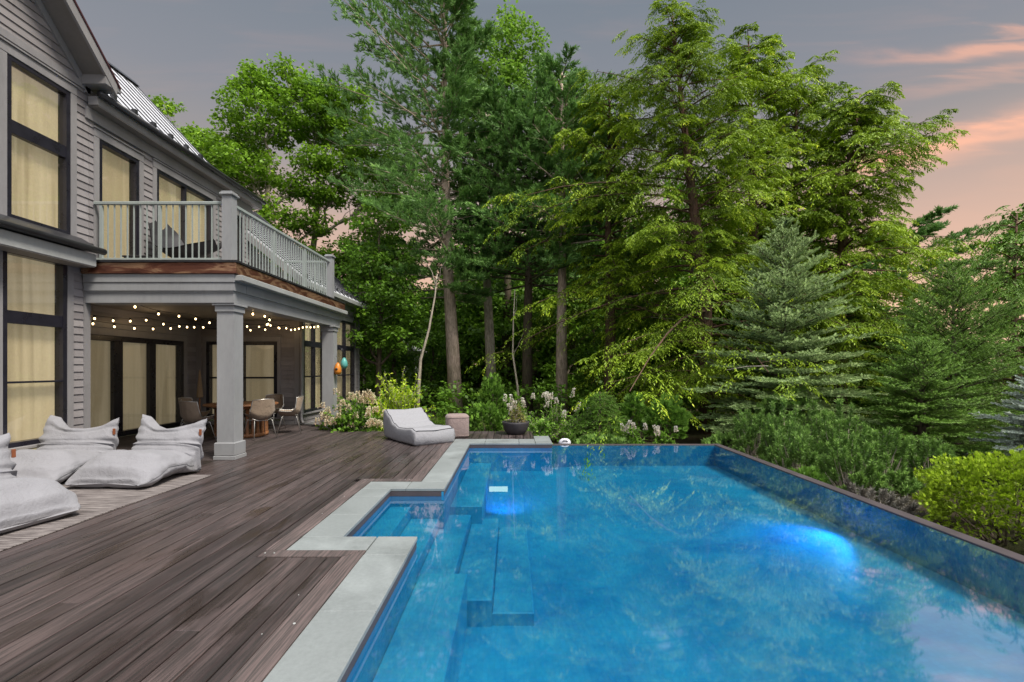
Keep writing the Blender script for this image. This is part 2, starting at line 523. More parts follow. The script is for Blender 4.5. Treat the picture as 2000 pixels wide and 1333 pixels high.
# ================================================================== GROUND, POOL, DECK
def build_ground():
    # one sheet to the horizon, lower around the pool, rising gently into the wood, with the pool and deck cut out
    xs = sorted(set([-400, -200, -100, -60, -40] + [x for x in range(-30, 42, 2)] + [50, 70, 120, 250, 400] + [4.55, -9.0]))
    ys = sorted(set([-200, -80, -30, -10] + [y for y in range(-4, 60, 2)] + [70, 100, 160, 300, 600] + [10.9, 13]))
    def h(x, y):
        if -14 < x < 4.7 and y < 10.95: return -2.4
        if -14 < x < .9 and y < 12.4: return -.45
        if x >= 4.5: 
            return -.55 + .12 * mnoise.noise((x * .3, y * .3, 0)) + max(0, min(1, (y - 24) / 40)) * .3
        return -.3 + .10 * mnoise.noise((x * .3, y * .3, 0)) + max(0, (y - 26)) * .01
    vs = [(x, y, h(x, y)) for y in ys for x in xs]
    nx = len(xs)
    fs = [(j * nx + i, j * nx + i + 1, (j + 1) * nx + i + 1, (j + 1) * nx + i) for j in range(len(ys) - 1) for i in range(nx - 1)]
    m = MB(); m.add(vs, fs, smooth=True)
    tag(m.build("ground", M['ground']), "dark woodland soil under the trees", "ground", kind="structure")


build_ground()

WZ = -0.10                       # water level
PX0, PX1, PY0, PY1 = -.907, 4.45, -1.0, 10.62
NX, NY0, NY1 = -1.62, 4.58, 6.42  # the notch where the entry steps start


def build_pool():
    pool = empty("pool", (0, 0, 0), label="rectangular infinity edge swimming pool with blue interior and stepped entry", cat="pool")
    pool["kind"] = "structure"
    FZ = -1.02
    m = MB()
    # floor and walls (single closed skin turned inward, with thickness behind)
    def wall(p, q, z0, z1, th, nrm):
        (x0, y0), (x1, y1) = p, q
        nx, ny = nrm
        poly = [(x0, y0, z0), (x1, y1, z0), (x1, y1, z1), (x0, y0, z1)]
        m.prism(poly, (nx * th, ny * th, 0))
    NG = 24; gx = [PX0 - .2 + (PX1 + .3 - PX0) * i / NG for i in range(NG + 1)]; gy = [PY0 - .2 + (PY1 + .3 - PY0) * i / NG for i in range(NG + 1)]
    def sm(a, b, q):
        q = max(0, min(1, (q - a) / (b - a))); return q * q * (3 - 2 * q)
    def fz_(x, y): return min(-.55, -.95 + .41 * sm(.8, 4.4, x) + .36 * sm(6.5, 10.6, y))
    gv = [(x, y, fz_(x, y)) for y in gy for x in gx]
    m.add(gv, [(j * (NG + 1) + i, j * (NG + 1) + i + 1, (j + 1) * (NG + 1) + i + 1, (j + 1) * (NG + 1) + i) for j in range(NG) for i in range(NG)], smooth=True)
    m.box(PX0 - .2, PX1 + .1, PY0 - .2, PY1 + .1, FZ - .2, FZ)
    m.box(NX - .2, PX0 - .2, NY0 - .2, NY1 + .2, FZ - .2, FZ)
    wall((PX0, PY0), (PX0, NY0), FZ, -.045, .2, (-1, 0))
    wall((PX0, NY1), (PX0, 10.28), FZ, -.045, .2, (-1, 0))
    wall((NX, NY0 - .2), (NX, NY1 + .2), FZ, -.045, .2, (-1, 0))
    wall((NX, NY0), (PX0 - .2, NY0), FZ, -.045, .2, (0, -1))
    wall((NX, NY1), (PX0 - .2, NY1), FZ, -.045, .2, (0, 1))
    wall((PX0 - .2, 10.28), (.85, 10.28), FZ, -.045, .2, (0, 1))
    wall((PX0 - .2, PY0), (PX1 + .1, PY0), FZ, -.09, .2, (0, -1))
    m.box(.85, PX1 + .1, PY1, PY1 + .12, FZ, -.112)
    m.box(PX1, PX1 + .12, PY0, PY1, FZ, -.112)
    m.build("shell", M['pool'], pool)
    # steps: treads get deeper towards the middle
    def step(x0, x1, y0, y1, z):
        s = MB(); s.box(x0, x1, y0, y1, FZ + .001, z, bev=.012); s.build("step", M['pool_step'], pool)
    step(NX, -1.345, NY0, NY1, -.24)
    step(-1.3445, -.975, NY0, NY1, -.40)
    step(-.9745, -.60, 4.76, 7.06, -.54)
    step(-.5995, -.20, 4.76, 7.32, -.68)
    step(-.1995, .22, 4.78, 7.36, -.82)
    for (y0, y1) in ((PY0, 4.755), (7.065, 10.28)):
        s = MB(); s.box(PX0, -.44, y0, y1, FZ + .001, -.42, bev=.012); s.build("bench", M['pool_step'], pool)
    # thin far ledge and rim
    r = MB()
    r.box(PX1 + .004, PX1 + .155, PY0, PY1 + .155, -.111, -.088, bev=.005)
    r.box(PX1 + .125, PX1 + .150, PY0, PY1 + .15, -.40, -.1115)
    r.box(.86, PX1 + .003, PY1 + .004, PY1 + .155, -.111, -.092, bev=.005)
    r.box(.86, PX1 + .12, PY1 + .125, PY1 + .150, -.40, -.1115)
    r.build("infinity_rim", M['darkstone'], pool)
    # outer face of the vanishing edge
    o = MB(); o.box(PX1 + .13, PX1 + .151, PY0, PY1 + .15, -2.4, -.41); o.box(.86, PX1 + .12, PY1 + .13, PY1 + .151, -2.4, -.41)
    o.build("outer_wall", M['darkstone'], pool)
    # lamps in the pool
    def lamp(x, y, z, tx, ty, tz, e, size, blend, rad=.05, flat=True):
        l = MB(); side = 1 if x > 2 else -1
        if flat: l.box(x - .15, x + .15, y - .03, y + .03, z - .035, z + .035)
        else:
            l.tube([(x, y, z), (x + .010 * side, y, z)], .018, 12)
        if x < 2: l.build("pool_lamp", M['poolglow'], pool)
        ld = bpy.data.lights.new("pool_lamp_light", 'SPOT'); ld.energy = e; ld.color = (.03, .34, 1.0)
        ld.spot_size = R(size); ld.spot_blend = blend; ld.shadow_soft_size = rad
        ob = bpy.data.objects.new("pool_lamp_light", ld); scene.collection.objects.link(ob)
        d = Vector((tx - x, ty - y, tz - z)).normalized()
        ob.location = Vector((x, y, z)) + d * .12
        ob.rotation_euler = (-d).to_track_quat('Z', 'Y').to_euler(); ob.parent = pool
    lamp(-.22, 7.86, -.37, .0, 8.9, -.95, 34, 120, .9)
    lamp(-.40, 2.75, -.50, .3, 2.85, -1.0, 16, 110, .9, flat=False)
    lamp(4.435, 6.25, -.17, 2.6, 6.1, -.62, 190, 120, 1.0, flat=False)
    # coping stones
    cp = MB(); r2 = random.Random(4)
    def stones_y(x0, x1, cuts):
        for a, b in zip(cuts[:-1], cuts[1:]):
            cp.box(x0, x1, a + .003, b - .003, -.04, .0 + r2.uniform(0, .0012), r2.random(), bev=.006)
    def stones_x(y0, y1, cuts):
        for a, b in zip(cuts[:-1], cuts[1:]):
            cp.box(a + .003, b - .003, y0, y1, -.04, .0 + r2.uniform(0, .0012), r2.random(), bev=.006)
    stones_y(-1.275, -.895, [-1.0, .6, 1.55, 2.25, 3.18, 4.14])
    stones_x(4.146, 4.59, [-1.275, -.895]); 
    stones_x(4.245, 4.59, [-1.99, -1.282])
    stones_y(-1.99, -1.607, [4.593, 5.28, 6.02, 6.415])
    stones_x(6.42, 6.80, [-1.99, -1.41, -.895])
    stones_y(-1.275, -.895, [6.803, 7.45, 8.4, 9.1, 9.7, 10.27])
    stones_x(10.273, 10.87, [-1.275, -.58, .15, .50])
    stones_y(.503, .86, [10.273, 10.87, 11.36])
    cp.build("coping", M['stone'], pool)
    # dark facing under the coping
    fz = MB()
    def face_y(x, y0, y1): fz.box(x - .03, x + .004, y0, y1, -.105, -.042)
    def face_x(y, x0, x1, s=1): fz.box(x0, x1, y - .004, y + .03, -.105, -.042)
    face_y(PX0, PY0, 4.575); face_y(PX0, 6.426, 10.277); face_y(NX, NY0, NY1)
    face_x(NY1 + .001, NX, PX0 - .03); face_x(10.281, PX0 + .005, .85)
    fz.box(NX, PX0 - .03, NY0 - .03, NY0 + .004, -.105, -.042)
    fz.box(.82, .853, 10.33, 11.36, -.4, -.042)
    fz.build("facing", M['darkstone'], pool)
    # water: one level sheet
    w = MB()
    w.add([(PX0, PY0, WZ), (PX1, PY0, WZ), (PX1, PY1, WZ), (PX0, PY1, WZ)], [(0, 1, 2, 3)])
    w.add([(NX, NY0, WZ), (PX0, NY0, WZ), (PX0, NY1, WZ), (NX, NY1, WZ)], [(0, 1, 2, 3)])
    tag(w.build("water", M['water']), "still clear water filling the blue pool", "water", kind="structure")


build_pool()


def build_deck():
    r = random.Random(5)
    P = .17; GAP = .012
    deck = empty("deck", (0, 0, 0), label="weathered dark timber deck running beside the pool", cat="deck"); deck["kind"] = "structure"
    m = MB(); dry = MB()
    def column(mb, x0, x1, ya, yb):
        y = ya
        first = True
        while y < yb - .05:
            L = r.uniform(3.6, 6.5) if not first else r.uniform(.8, 6.0); first = False
            e = min(y + L, yb)
            if yb - e < .5: e = yb
            dz = r.uniform(-.0016, .0016)
            mb.box(x0 + GAP / 2, x1 - GAP / 2, y + .002, e - .002, -.03, dz, r.random() ** 1.3, r.random(), bev=.0035)
            y = e
    X = -1.56
    edges = [-1.443, -1.56] + [-1.56 - P - i * P for i in range(60)]
    for b, a in zip(edges[:-1], edges[1:]):
        if a > -2.165 - .001:
            column(m, a, b, -2.5, 4.085)
            column(m, a, b, 6.975, 12.2)
        else:
            if a > -4.6 - P / 2:
                # beside the notch border boards
                if b > -2.16 and a < -2.16: column(m, a, b, -2.5, 4.088); column(m, a, -2.160, 4.09, 6.81); column(m, a, b, 6.975, 12.2)
                else: column(m, a, b, -2.5, 12.2)
            elif a > -7.6:
                column(m, a, b, -2.5, 8.36); column(dry, a, b, 8.362, 13.7)
            elif a > -9.1:
                column(dry, a, b, 8.3, 13.7)
    # behind the far coping
    xs = [-1.443]
    while xs[-1] < .50 - P: xs.append(xs[-1] + P)
    xs.append(.497)
    for a, b in zip(xs[:-1], xs[1:]): column(m, a, b, 10.88, 12.2)
    m.build("boards", M['deck'], deck)
    dry.build("porch_boards", M['deck_dry'], deck)
    # picture-frame border boards along the stone, mitred at the corners
    b = MB()
    def yboard(x0, x1, y0, y1, c0=0, c1=0):
        b.prism([(x0, y0 - 0, -.03), (x1, y0 + c0, -.03), (x1, y1 + c1, -.03), (x0, y1, -.03)], (0, 0, .0315), r.uniform(.55, 1), r.random())
    b.prism([(-1.440, -2.5, -.03), (-1.280, -2.5, -.03), (-1.280, 4.238, -.03), (-1.440, 4.092, -.03)], (0, 0, .0315), .9, .3)
    b.prism([(-2.157, 4.095, -.03), (-1.443, 4.095, -.03), (-1.284, 4.240, -.03), (-2.157, 4.240, -.03)], (0, 0, .0315), .7, .6)
    yboard(-2.162, -1.996, 4.245, 6.81)
    b.prism([(-2.162, 6.813, -.03), (-1.44, 6.813, -.03), (-1.44, 6.968, -.03), (-2.162, 6.968, -.03)], (0, 0, .0315), .6, .2)
    yboard(-1.437, -1.282, 6.813, 10.87)
    b.build("border_board", M['border'], deck)
    # joists / fascia under the deck so no void shows
    f = MB(); f.box(-9.1, -2.0, -2.5, 12.19, -.30, -.045); f.box(-2.0, -1.29, -2.5, 4.15, -.3, -.045); f.box(-2.0, -1.29, 6.9, 12.19, -.3, -.045)
    f.box(-1.29, .50, 10.9, 12.19, -.3, -.045); f.box(-9.1, -4.7, 12.2, 13.69, -.3, -.045)
    f.build("joist", M['dark'], deck)
    # plugs and screws on the border
    for (x, y, rad) in ((-1.36, 3.02, .016), (-2.13, 4.17, .013), (-2.05, 4.17, .013), (-2.08, 5.3, .009), (-2.08, 6.0, .009),
                        (-1.36, 7.4, .009), (-1.36, 8.3, .009), (-1.36, 9.2, .009), (-1.36, 2.4, .008), (-1.5, 2.9, .007), (-1.5, 3.4, .007),
                        (-2.1, 6.9, .01), (-1.52, 6.9, .01), (-1.46, 6.9, .01)):
        rad *= .55; s = MB(); s.lathe([(rad, .0), (rad, .004), (rad * .55, .0045), (rad * .5, .002), (.0005, .002)], (x, y, .0012), 14)
        s.build("plug", M['trim_light'], deck)


build_deck()

# ================================================================== HOUSE
house = empty("house", (-7.4, 8.45, 0), label="grey clapboard house with black framed windows, porch and upper balcony", cat="house")
HO = Vector((-7.4, 8.45, 0))


def hb(mb, name, mat, parent=house):
    """build an MB given in world coordinates as a child of the house"""
    mb.v = [tuple(Vector(q) - HO) for q in mb.v]
    return mb.build(name, mat, parent)


def sub_intervals(a, b, holes):
    out = [(a, b)]
    for h0, h1 in holes:
        nx = []
        for p, q in out:
            if h1 <= p or h0 >= q: nx.append((p, q)); continue
            if h0 > p: nx.append((p, h0))
            if h1 < q: nx.append((h1, q))
        out = nx
    return [(p, q) for p, q in out if q - p > .01]


PITCH = .128


class Plane:
    """facing '+x' at x=c (u runs along y) or '-y' at y=c (u runs along x)"""
    def __init__(s, c, facing): s.c = c; s.f = facing
    def p(s, u, z, out):
        return (s.c + out, u, z) if s.f == '+x' else (u, s.c - out, z)
    def box(s, mb, u0, u1, z0, z1, o0, o1, tint=.5, seed=0.0, bev=0):
        if s.f == '+x': mb.box(s.c + o0, s.c + o1, u0, u1, z0, z1, tint, seed, bev)
        else: mb.box(u0, u1, s.c - o1, s.c - o0, z0, z1, tint, seed, bev)


def clap_wall(pl, u0, u1, z0, z1, openings, ulim=None, name="wall"):
    """lapped boards as wedges plus a backing; openings: (u0,u1,z0,z1). ulim(z)->(lo,hi) trims a gable"""
    mb = MB()
    z = z0; r = random.Random(int(abs(pl.c) * 100 + u0 * 10))
    while z < z1 - .005:
        zt = min(z + PITCH, z1)
        lo, hi = (u0, u1) if ulim is None else ulim(zt)
        lo = max(lo, u0); hi = min(hi, u1)
        if hi - lo > .03:
            holes = [(a, b) for a, b, c, d in openings if c < zt - .002 and d > z + .002]
            for a, b in sub_intervals(lo, hi, holes):
                cuts = [a]
                while cuts[-1] < b - 3.2: cuts.append(cuts[-1] + r.uniform(1.6, 3.0))
                cuts.append(b)
                for p, q in zip(cuts[:-1], cuts[1:]):
                    A = [pl.p(p, z, .0), pl.p(p, z, .022), pl.p(p, zt, .005), pl.p(p, zt, .0)]
                    ex = Vector(pl.p(q - .0012, z, 0)) - Vector(pl.p(p, z, 0))
                    mb.prism(A, ex, r.random(), r.random())
        z = zt
    # backing, split in a grid around the openings
    us = sorted(set([u0, u1] + [max(u0, min(u1, w)) for o in openings for w in o[:2]]))
    zs = sorted(set([z0, z1] + [max(z0, min(z1, w)) for o in openings for w in o[2:]]))
    for a, b in zip(us[:-1], us[1:]):
        for c, d in zip(zs[:-1], zs[1:]):
            mu, mz = (a + b) / 2, (c + d) / 2
            if any(o[0] < mu < o[1] and o[2] < mz < o[3] for o in openings): continue
            if ulim:
                lo, hi = ulim(d)
                if mu < lo or b > hi + .2: continue
            pl.box(mb, a, b, c, d, -.18, -.002, .3)
    return hb(mb, name, M['clap'])


def window(pl, u0, u1, z0, z1, vbars=(), hbars=(), fw=.07, casing=.11, head=.14, sill=True, shade='shade', name="window", thin=.03, label=None):
    """casing > black frame > panes with shades behind; vbars/hbars: (pos, width)"""
    w = MB()
    # jamb liner and black frame, proud of the boards
    for a, b, c, d in ((u0, u0 + fw, z0, z1), (u1 - fw, u1, z0, z1), (u0 + fw, u1 - fw, z1 - fw, z1), (u0 + fw, u1 - fw, z0, z0 + fw)):
        pl.box(w, a, b, c, d, -.12, .022, bev=.006)
    for pos, wd in vbars: pl.box(w, pos - wd / 2, pos + wd / 2, z0 + fw + .001, z1 - fw - .001, -.08, .012, bev=.004)
    for pos, wd in hbars: pl.box(w, u0 + fw + .001, u1 - fw - .001, pos - wd / 2, pos + wd / 2, -.079, .0085, bev=.004)
    wo = hb(w, name, M['frame'])
    if label: wo["label"] = label
    def sub(mb, nm, mt): 
        mb.v = [tuple(Vector(q) - HO) for q in mb.v]; return mb.build(nm, mt, wo)
    # panes
    vs = [u0 + fw] + [p for p, _ in vbars] + [u1 - fw]; hs = [z0 + fw] + [p for p, _ in hbars] + [z1 - fw]
    for a, b in zip(vs[:-1], vs[1:]):
        for c, d in zip(hs[:-1], hs[1:]):
            g = MB(); pl.box(g, a + .004, b - .004, c + .004, d - .004, -.045, -.037); sub(g, "pane", M['glass'])
    g = MB(); n = max(2, int((u1 - u0) / .16)); 
    # softly folded shade
    pts = []
    for i in range(n * 4 + 1):
        uu = u0 + .02 + (u1 - u0 - .04) * i / (n * 4)
        pts.append((uu, -.125 + .004 * math.sin(i * math.pi / 2 + .3 * math.sin(i))))
    V = []
    for uu, oo in pts: V += [pl.p(uu, z0 + .02, oo), pl.p(uu, z1 - .02, oo)]
    for uu, oo in pts: V += [pl.p(uu, z0 + .02, oo - .01), pl.p(uu, z1 - .02, oo - .01)]
    k = len(pts); F = []
    for i in range(k - 1):
        F.append((2 * i, 2 * i + 2, 2 * i + 3, 2 * i + 1)); j = 2 * k
        F.append((j + 2 * i + 1, j + 2 * i + 3, j + 2 * i + 2, j + 2 * i))
    g.add(V, F, smooth=True); sub(g, "shade", M[shade])
    # casing
    c = MB()
    if casing:
        pl.box(c, u0 - casing, u0 - .002, z0, z1 + .0, -.02, .032, bev=.004)
        pl.box(c, u1 + .002, u1 + casing, z0, z1 + .0, -.02, .032, bev=.004)
        pl.box(c, u0 - casing, u1 + casing, z1 + .002, z1 + head, -.02, .036, bev=.004)
        pl.box(c, u0 - casing - .02, u1 + casing + .02, z1 + head + .001, z1 + head + .028, -.02, .058, bev=.004)
        if sill: pl.box(c, u0 - casing - .02, u1 + casing + .02, z0 - .05, z0 - .002, -.02, .07, bev=.006)
        sub(c, "casing", M['trim'])
    back = MB(); pl.box(back, u0 - .02, u1 + .02, z0, z1, -.20, -.16); sub(back, "lining", M['dark'])
    return wo


# ---- main wall, facing the pool: x = -7.4
W1 = Plane(-7.4, '+x')
GR = lambda z: (-20, 8.44 - max(0, (z - 6.87)) * 1.03)      # right rake of the gable
OPA = [(7.00, 8.02, .42, 3.36), (7.06, 8.08, 3.80, 6.20), (5.75, 6.80, .42, 3.36), (5.75, 6.80, 3.80, 6.20)]
exp = lambda o, s=.0, t=.0: (o[0] - .10, o[1] + .10, o[2] - (.04), o[3] + .14)
clap_wall(W1, 2.0, 8.33, 0.0, 3.40, [exp(OPA[0]), exp(OPA[2])])
clap_wall(W1, 2.0, 8.44, 3.40, 11.0, [exp(OPA[1]), exp(OPA[3])], ulim=GR)
UP = [(8.64, 9.57, 3.46, 5.70), (10.04, 11.93, 3.46, 5.74), (12.55, 13.22, 3.46, 5.70)]
clap_wall(W1, 8.445, 13.69, 3.40, 6.12, [exp(o) for o in UP])
window(W1, *OPA[0], hbars=((1.383, .03), (2.355, .19)), label="lower window, three panes behind tan shades")
window(W1, *OPA[1], hbars=((5.175, .20),), label="tall upper window under the gable")
window(W1, *OPA[2], hbars=((1.383, .03), (2.355, .19)))
window(W1, *OPA[3], hbars=((5.175, .20),))
window(W1, *UP[0], sill=False, name="balcony_door")
window(W1, *UP[1], vbars=((10.95, .06),), sill=False, name="balcony_door")
window(W1, *UP[2], sill=False, name="balcony_door")
t = MB()
W1.box(t, 8.332, 8.452, 0.0, 3.25, -.05, .034, bev=.004)       # corner board
W1.box(t, 13.55, 13.70, 3.4, 6.1, -.05, .034, bev=.004)
W1.box(t, 2.0, 8.40, 6.40, 6.52, .0, .040, bev=.004)            # belt above the tall window
W1.box(t, 8.36, 13.7, 5.93, 6.14, .0, .05, bev=.004)            # frieze
W1.box(t, 8.34, 8.445, 6.36, 6.86, .0, .045, bev=.004)
hb(t, "trim_board", M['trim'])
t = MB(); t.box(-9.15, -7.402, 8.30, 8.448, 0, 3.3); t.box(-9.15, -7.58, 2, 13.69, 3.3, 3.42)
hb(t, "porch_end_wall", M['clap'])

# stone ledge under the lower window
t = MB(); t.box(-7.38, -7.16, 5.2, 7.62, .001, .36, bev=.02)
o = hb(t, "window_ledge", m_stone("ledge_stone", (.30, .27, .17)))

# ---- small shed canopy over the lower window
t = MB()
t.box(-7.37, -7.05, 2.0, 8.2, 3.31, 3.52, bev=.006); hb(t, "canopy_fascia", M['trim_light'])
t = MB()
t.prism([(-7.37, 2.0, 3.60), (-7.00, 2.0, 3.535), (-7.00, 2.0, 3.60), (-7.37, 2.0, 3.82)], (0, 6.28, 0))
t.tube([(-7.0, 2.0, 3.585), (-7.0, 8.3, 3.585)], .055, 10)
hb(t, "canopy_roof", M['gutter'])
t = MB(); t.box(-7.37, -7.06, 2.0, 8.18, 3.295, 3.309); hb(t, "canopy_soffit", M['soffit'])

# ---- gable roof of the wing (ridge along x)
t = MB()
EY, EZ = 8.46, 6.66; RY, RZ = 3.2, 6.66 + (8.46 - 3.2) * .97
ry = lambda y, d: (RZ - (y - RY) * .97 - d)
for (x0, x1, nm, mt, d0, d1, y1) in ((-13, -6.92, "gable_roof", 'roof_red', 0.0, .035, 8.56), (-7.36, -6.93, "rake_board", 'trim', .037, .24, 8.50)):
    t = MB()
    if nm == "rake_board":
        t.prism([(-6.985, RY, ry(RY, d0)), (-6.985, y1, ry(y1, d0)), (-6.985, y1 - .0, ry(y1, d1)), (-6.985, RY, ry(RY, d1 + .03))], (.045, 0, 0))
        hb(t, nm, M[mt])
        t = MB(); t.prism([(-7.37, RY, ry(RY, .16)), (-7.37, y1 - .02, ry(y1 - .02, .16)), (-7.37, y1 - .02, ry(y1 - .02, .19)), (-7.37, RY, ry(RY, .19))], (.384, 0, 0))
        hb(t, "rake_soffit", M['soffit'])
        t = MB(); t.prism([(-7.395, RY, ry(RY, .20)), (-7.395, 8.44, ry(8.44, .20)), (-7.395, 8.44, ry(8.44, .36)), (-7.395, RY, ry(RY, .36))], (.04, 0, 0))
        hb(t, "rake_frieze", M['trim'])
    else:
        t.prism([(x0, RY, ry(RY, d0)), (x0, y1, ry(y1, d0)), (x0, y1, ry(y1, d1)), (x0, RY, ry(RY, d1))], (x1 - x0, 0, 0))
        t.prism([(x0, RY, RZ), (x0, RY - 5.3, RZ - 5.3 * .97), (x0, RY - 5.3, RZ - 5.3 * .97 - .035), (x0, RY, RZ - .035)], (x1 - x0, 0, 0))
        hb(t, nm, M[mt])
t = MB(); t.box(-7.395, -6.95, 8.27, 8.60, 6.46, 6.60, bev=.008); t.box(-7.395, -7.0, 8.29, 8.52, 6.60, 6.78)
hb(t, "eave_return", M['trim'])

# ---- main roof
ES = 1.07
t = MB()
X0, Z0 = -7.14, 6.37; X1 = -9.0; Z1 = Z0 + (X0 - X1) * ES
t.prism([(X0, 8.50, Z0), (X1, 8.50, Z1), (X1 - 1.9, 8.5, Z0), (X1 - 1.9, 8.5, Z0 - .05), (X1, 8.50, Z1 - .06), (X0, 8.50, Z0 - .05)], (0, 3.02, 0))
hb(t, "main_roof", M['roof'])
t = MB()
y = 8.62
while y < 11.5:
    t.prism([(X0, y, Z0 + .001), (X1, y, Z1 + .001), (X1, y, Z1 + .030), (X0, y, Z0 + .030)], (0, .020, 0)); y += .27
hb(t, "roof_seam", M['gutter'])
t = MB()
t.prism([(X1 - .12, 8.5, Z1 - .05), (X1, 8.5, Z1 + .075), (X1 + .12, 8.5, Z1 - .05)], (0, 3.04, 0))
t.prism([(X0, 11.525, Z0 + .02), (X1, 11.525, Z1 + .02), (X1, 11.525, Z1 - .1), (X0, 11.525, Z0 - .1)], (0, .06, 0))
hb(t, "ridge_cap", M['gutter'])
# gable wall of the main roof, and the shallower roof beyond
t = MB(); t.prism([(-7.42, 11.42, 6.1), (-7.42, 11.42, 6.1), (X1, 11.42, Z1 - .1), (X1 - 1.7, 11.42, 6.1)], (0, .08, 0)); hb(t, "roof_gable", M['clap'])
t = MB(); t.prism([(X0, 11.59, Z0), (X1, 11.59, Z0 + .9), (X1, 11.59, Z0 + .84), (X0, 11.59, Z0 - .05)], (0, 2.31, 0)); hb(t, "low_roof", M['roof'])
t = MB()
t.box(-7.345, -7.18, 8.38, 13.90, 6.16, 6.315, bev=.006)
hb(t, "fascia", M['trim'])
t = MB(); t.box(-7.40, -7.185, 8.40, 13.88, 6.142, 6.158); hb(t, "eave_soffit", M['soffit'])
t = MB(); t.tube([(-7.13, 8.36, 6.345), (-7.13, 13.93, 6.345)], .055, 10)
hb(t, "gutter", M['gutter'])
for i in range(6):
    t = MB(); yy_ = 8.75 + i * .49; t.box(-7.28, -7.20, yy_, yy_ + .07, 6.44, 6.56, bev=.01); hb(t, "snow_guard", M['gutter'])

# ---- balcony platform, beams, columns
t = MB(); t.box(-7.37, -4.80, 8.36, 13.62, 3.30, 3.43); hb(t, "balcony_floor", M['soffit'])
t = MB(); t.box(-7.36, -4.71, 8.26, 8.355, 3.215, 3.40, bev=.004); t.box(-4.795, -4.708, 8.36, 13.62, 3.20, 3.39, bev=.004)
hb(t, "copper_flashing", M['copper'])
t = MB(); t.box(-7.37, -4.69, 8.235, 8.36, 3.405, 3.44); t.box(-4.80, -4.69, 8.36, 13.64, 3.40, 3.435)
hb(t, "balcony_edge", M['gutter'])
t = MB()
t.box(-7.36, -4.76, 8.29, 8.70, 3.07, 3.213, bev=.004)
t.box(-7.36, -4.775, 8.305, 8.69, 2.925, 3.068, bev=.004)
t.box(-7.36, -4.80, 8.325, 8.68, 2.895, 2.923)
t.box(-7.36, -4.80, 8.34, 8.67, 2.72, 2.893, bev=.004)
hb(t, "front_beam", M['column'])
t = MB()
t.box(-5.12, -4.775, 8.701, 13.60, 2.925, 3.195, bev=.004)
t.box(-5.11, -4.80, 8.681, 13.55, 2.895, 2.923)
t.box(-5.12, -4.805, 8.672, 13.50, 2.72, 2.893, bev=.004)
hb(t, "side_beam", M['column'])
t = MB(); t.box(-4.774, -4.63, 8.30, 13.62, 3.095, 3.195, bev=.01); hb(t, "cornice", M['trim_light'])
t = MB(); t.box(-8.95, -4.85, 8.45, 13.69, 2.93, 2.96); hb(t, "porch_ceiling", M['soffit'])


def column(x, y):
    c = MB()
    w = .146
    c.box(x - w, x + w, y - w, y + w, .0, 2.60, bev=.008)
    o = hb(c, "column", M['column'])
    b = MB(); b.box(x - .187, x + .187, y - .187, y + .187, .001, .07, bev=.006); b.box(x - .176, x + .176, y - .176, y + .176, .071, .30, bev=.012)
    b.v = [tuple(Vector(q) - HO) for q in b.v]; b.build("base", M['column'], o)
    b = MB(); b.box(x - .168, x + .168, y - .168, y + .168, 2.575, 2.68, bev=.006); b.box(x - .20, x + .20, y - .20, y + .20, 2.681, 2.718, bev=.006)
    b.v = [tuple(Vector(q) - HO) for q in b.v]; b.build("capital", M['column'], o)


column(-4.985, 8.555); column(-4.90, 13.0)

# ---- railing
def railing():
    root = MB()
    def newel(x, y, w=.085):
        n = MB(); n.box(x - w, x + w, y - w, y + w, 3.44, 4.62, bev=.006)
        n.box(x - w - .03, x + w + .03, y - w - .03, y + w + .03, 4.621, 4.665, bev=.01)
        n.box(x - w - .012, x + w + .012, y - w - .012, y + w + .012, 4.666, 4.69, bev=.008)
        return hb(n, "newel_post", M['column'])
    newel(-4.985, 8.53); newel(-4.985, 13.25)
    run = MB()
    run.box(-7.36, -5.075, 8.50, 8.56, 4.475, 4.53, bev=.008); hb(run, "rail", M['rail']); run = MB(); run.box(-7.36, -5.075, 8.512, 8.548, 3.50, 3.535, bev=.004)
    hb(run, "rail", M['rail'])
    run = MB()
    run.box(-5.015, -4.955, 8.62, 13.16, 4.475, 4.53, bev=.008); hb(run, "rail", M['rail']); run = MB(); run.box(-5.003, -4.967, 8.62, 13.16, 3.50, 3.535, bev=.004)
    r2 = hb(run, "rail", M['rail'])
    run = MB()
    run.box(-6.25, -5.075, 13.22, 13.28, 4.475, 4.53, bev=.008); hb(run, "rail", M['rail']); run = MB(); run.box(-6.25, -5.075, 13.232, 13.268, 3.50, 3.535, bev=.004)
    hb(run, "rail", M['rail'])
    proto = {}
    def post(x, y, w):
        key = w
        if key not in proto:
            b = MB(); b.box(-w, w, -w, w, 0, .94 if w < .015 else 1.02); proto[key] = b.build("baluster" if w < .015 else "rail_post", M['rail'], house)
            o = proto[key]
        else:
            o = proto[key].copy(); scene.collection.objects.link(o)
        o.location = Vector((x, y, 3.536 if w < .015 else 3.44)) - HO
    S = .1145
    n = 20
    for i in range(n):
        x = -7.24 + i * S
        if x > -5.12: break
        if i == 9: post(x, 8.53, .022)
        elif i == 0: post(x, 8.53, .022)
        else: post(x, 8.53, .009)
    y = 8.75; i = 0
    while y < 13.1:
        post(-4.985, y, .022 if i % 13 == 12 else .009); y += S; i += 1
    x = -6.2; i = 0
    while x < -5.1:
        post(x, 13.25, .022 if i == 0 else .009); x += S; i += 1


railing()

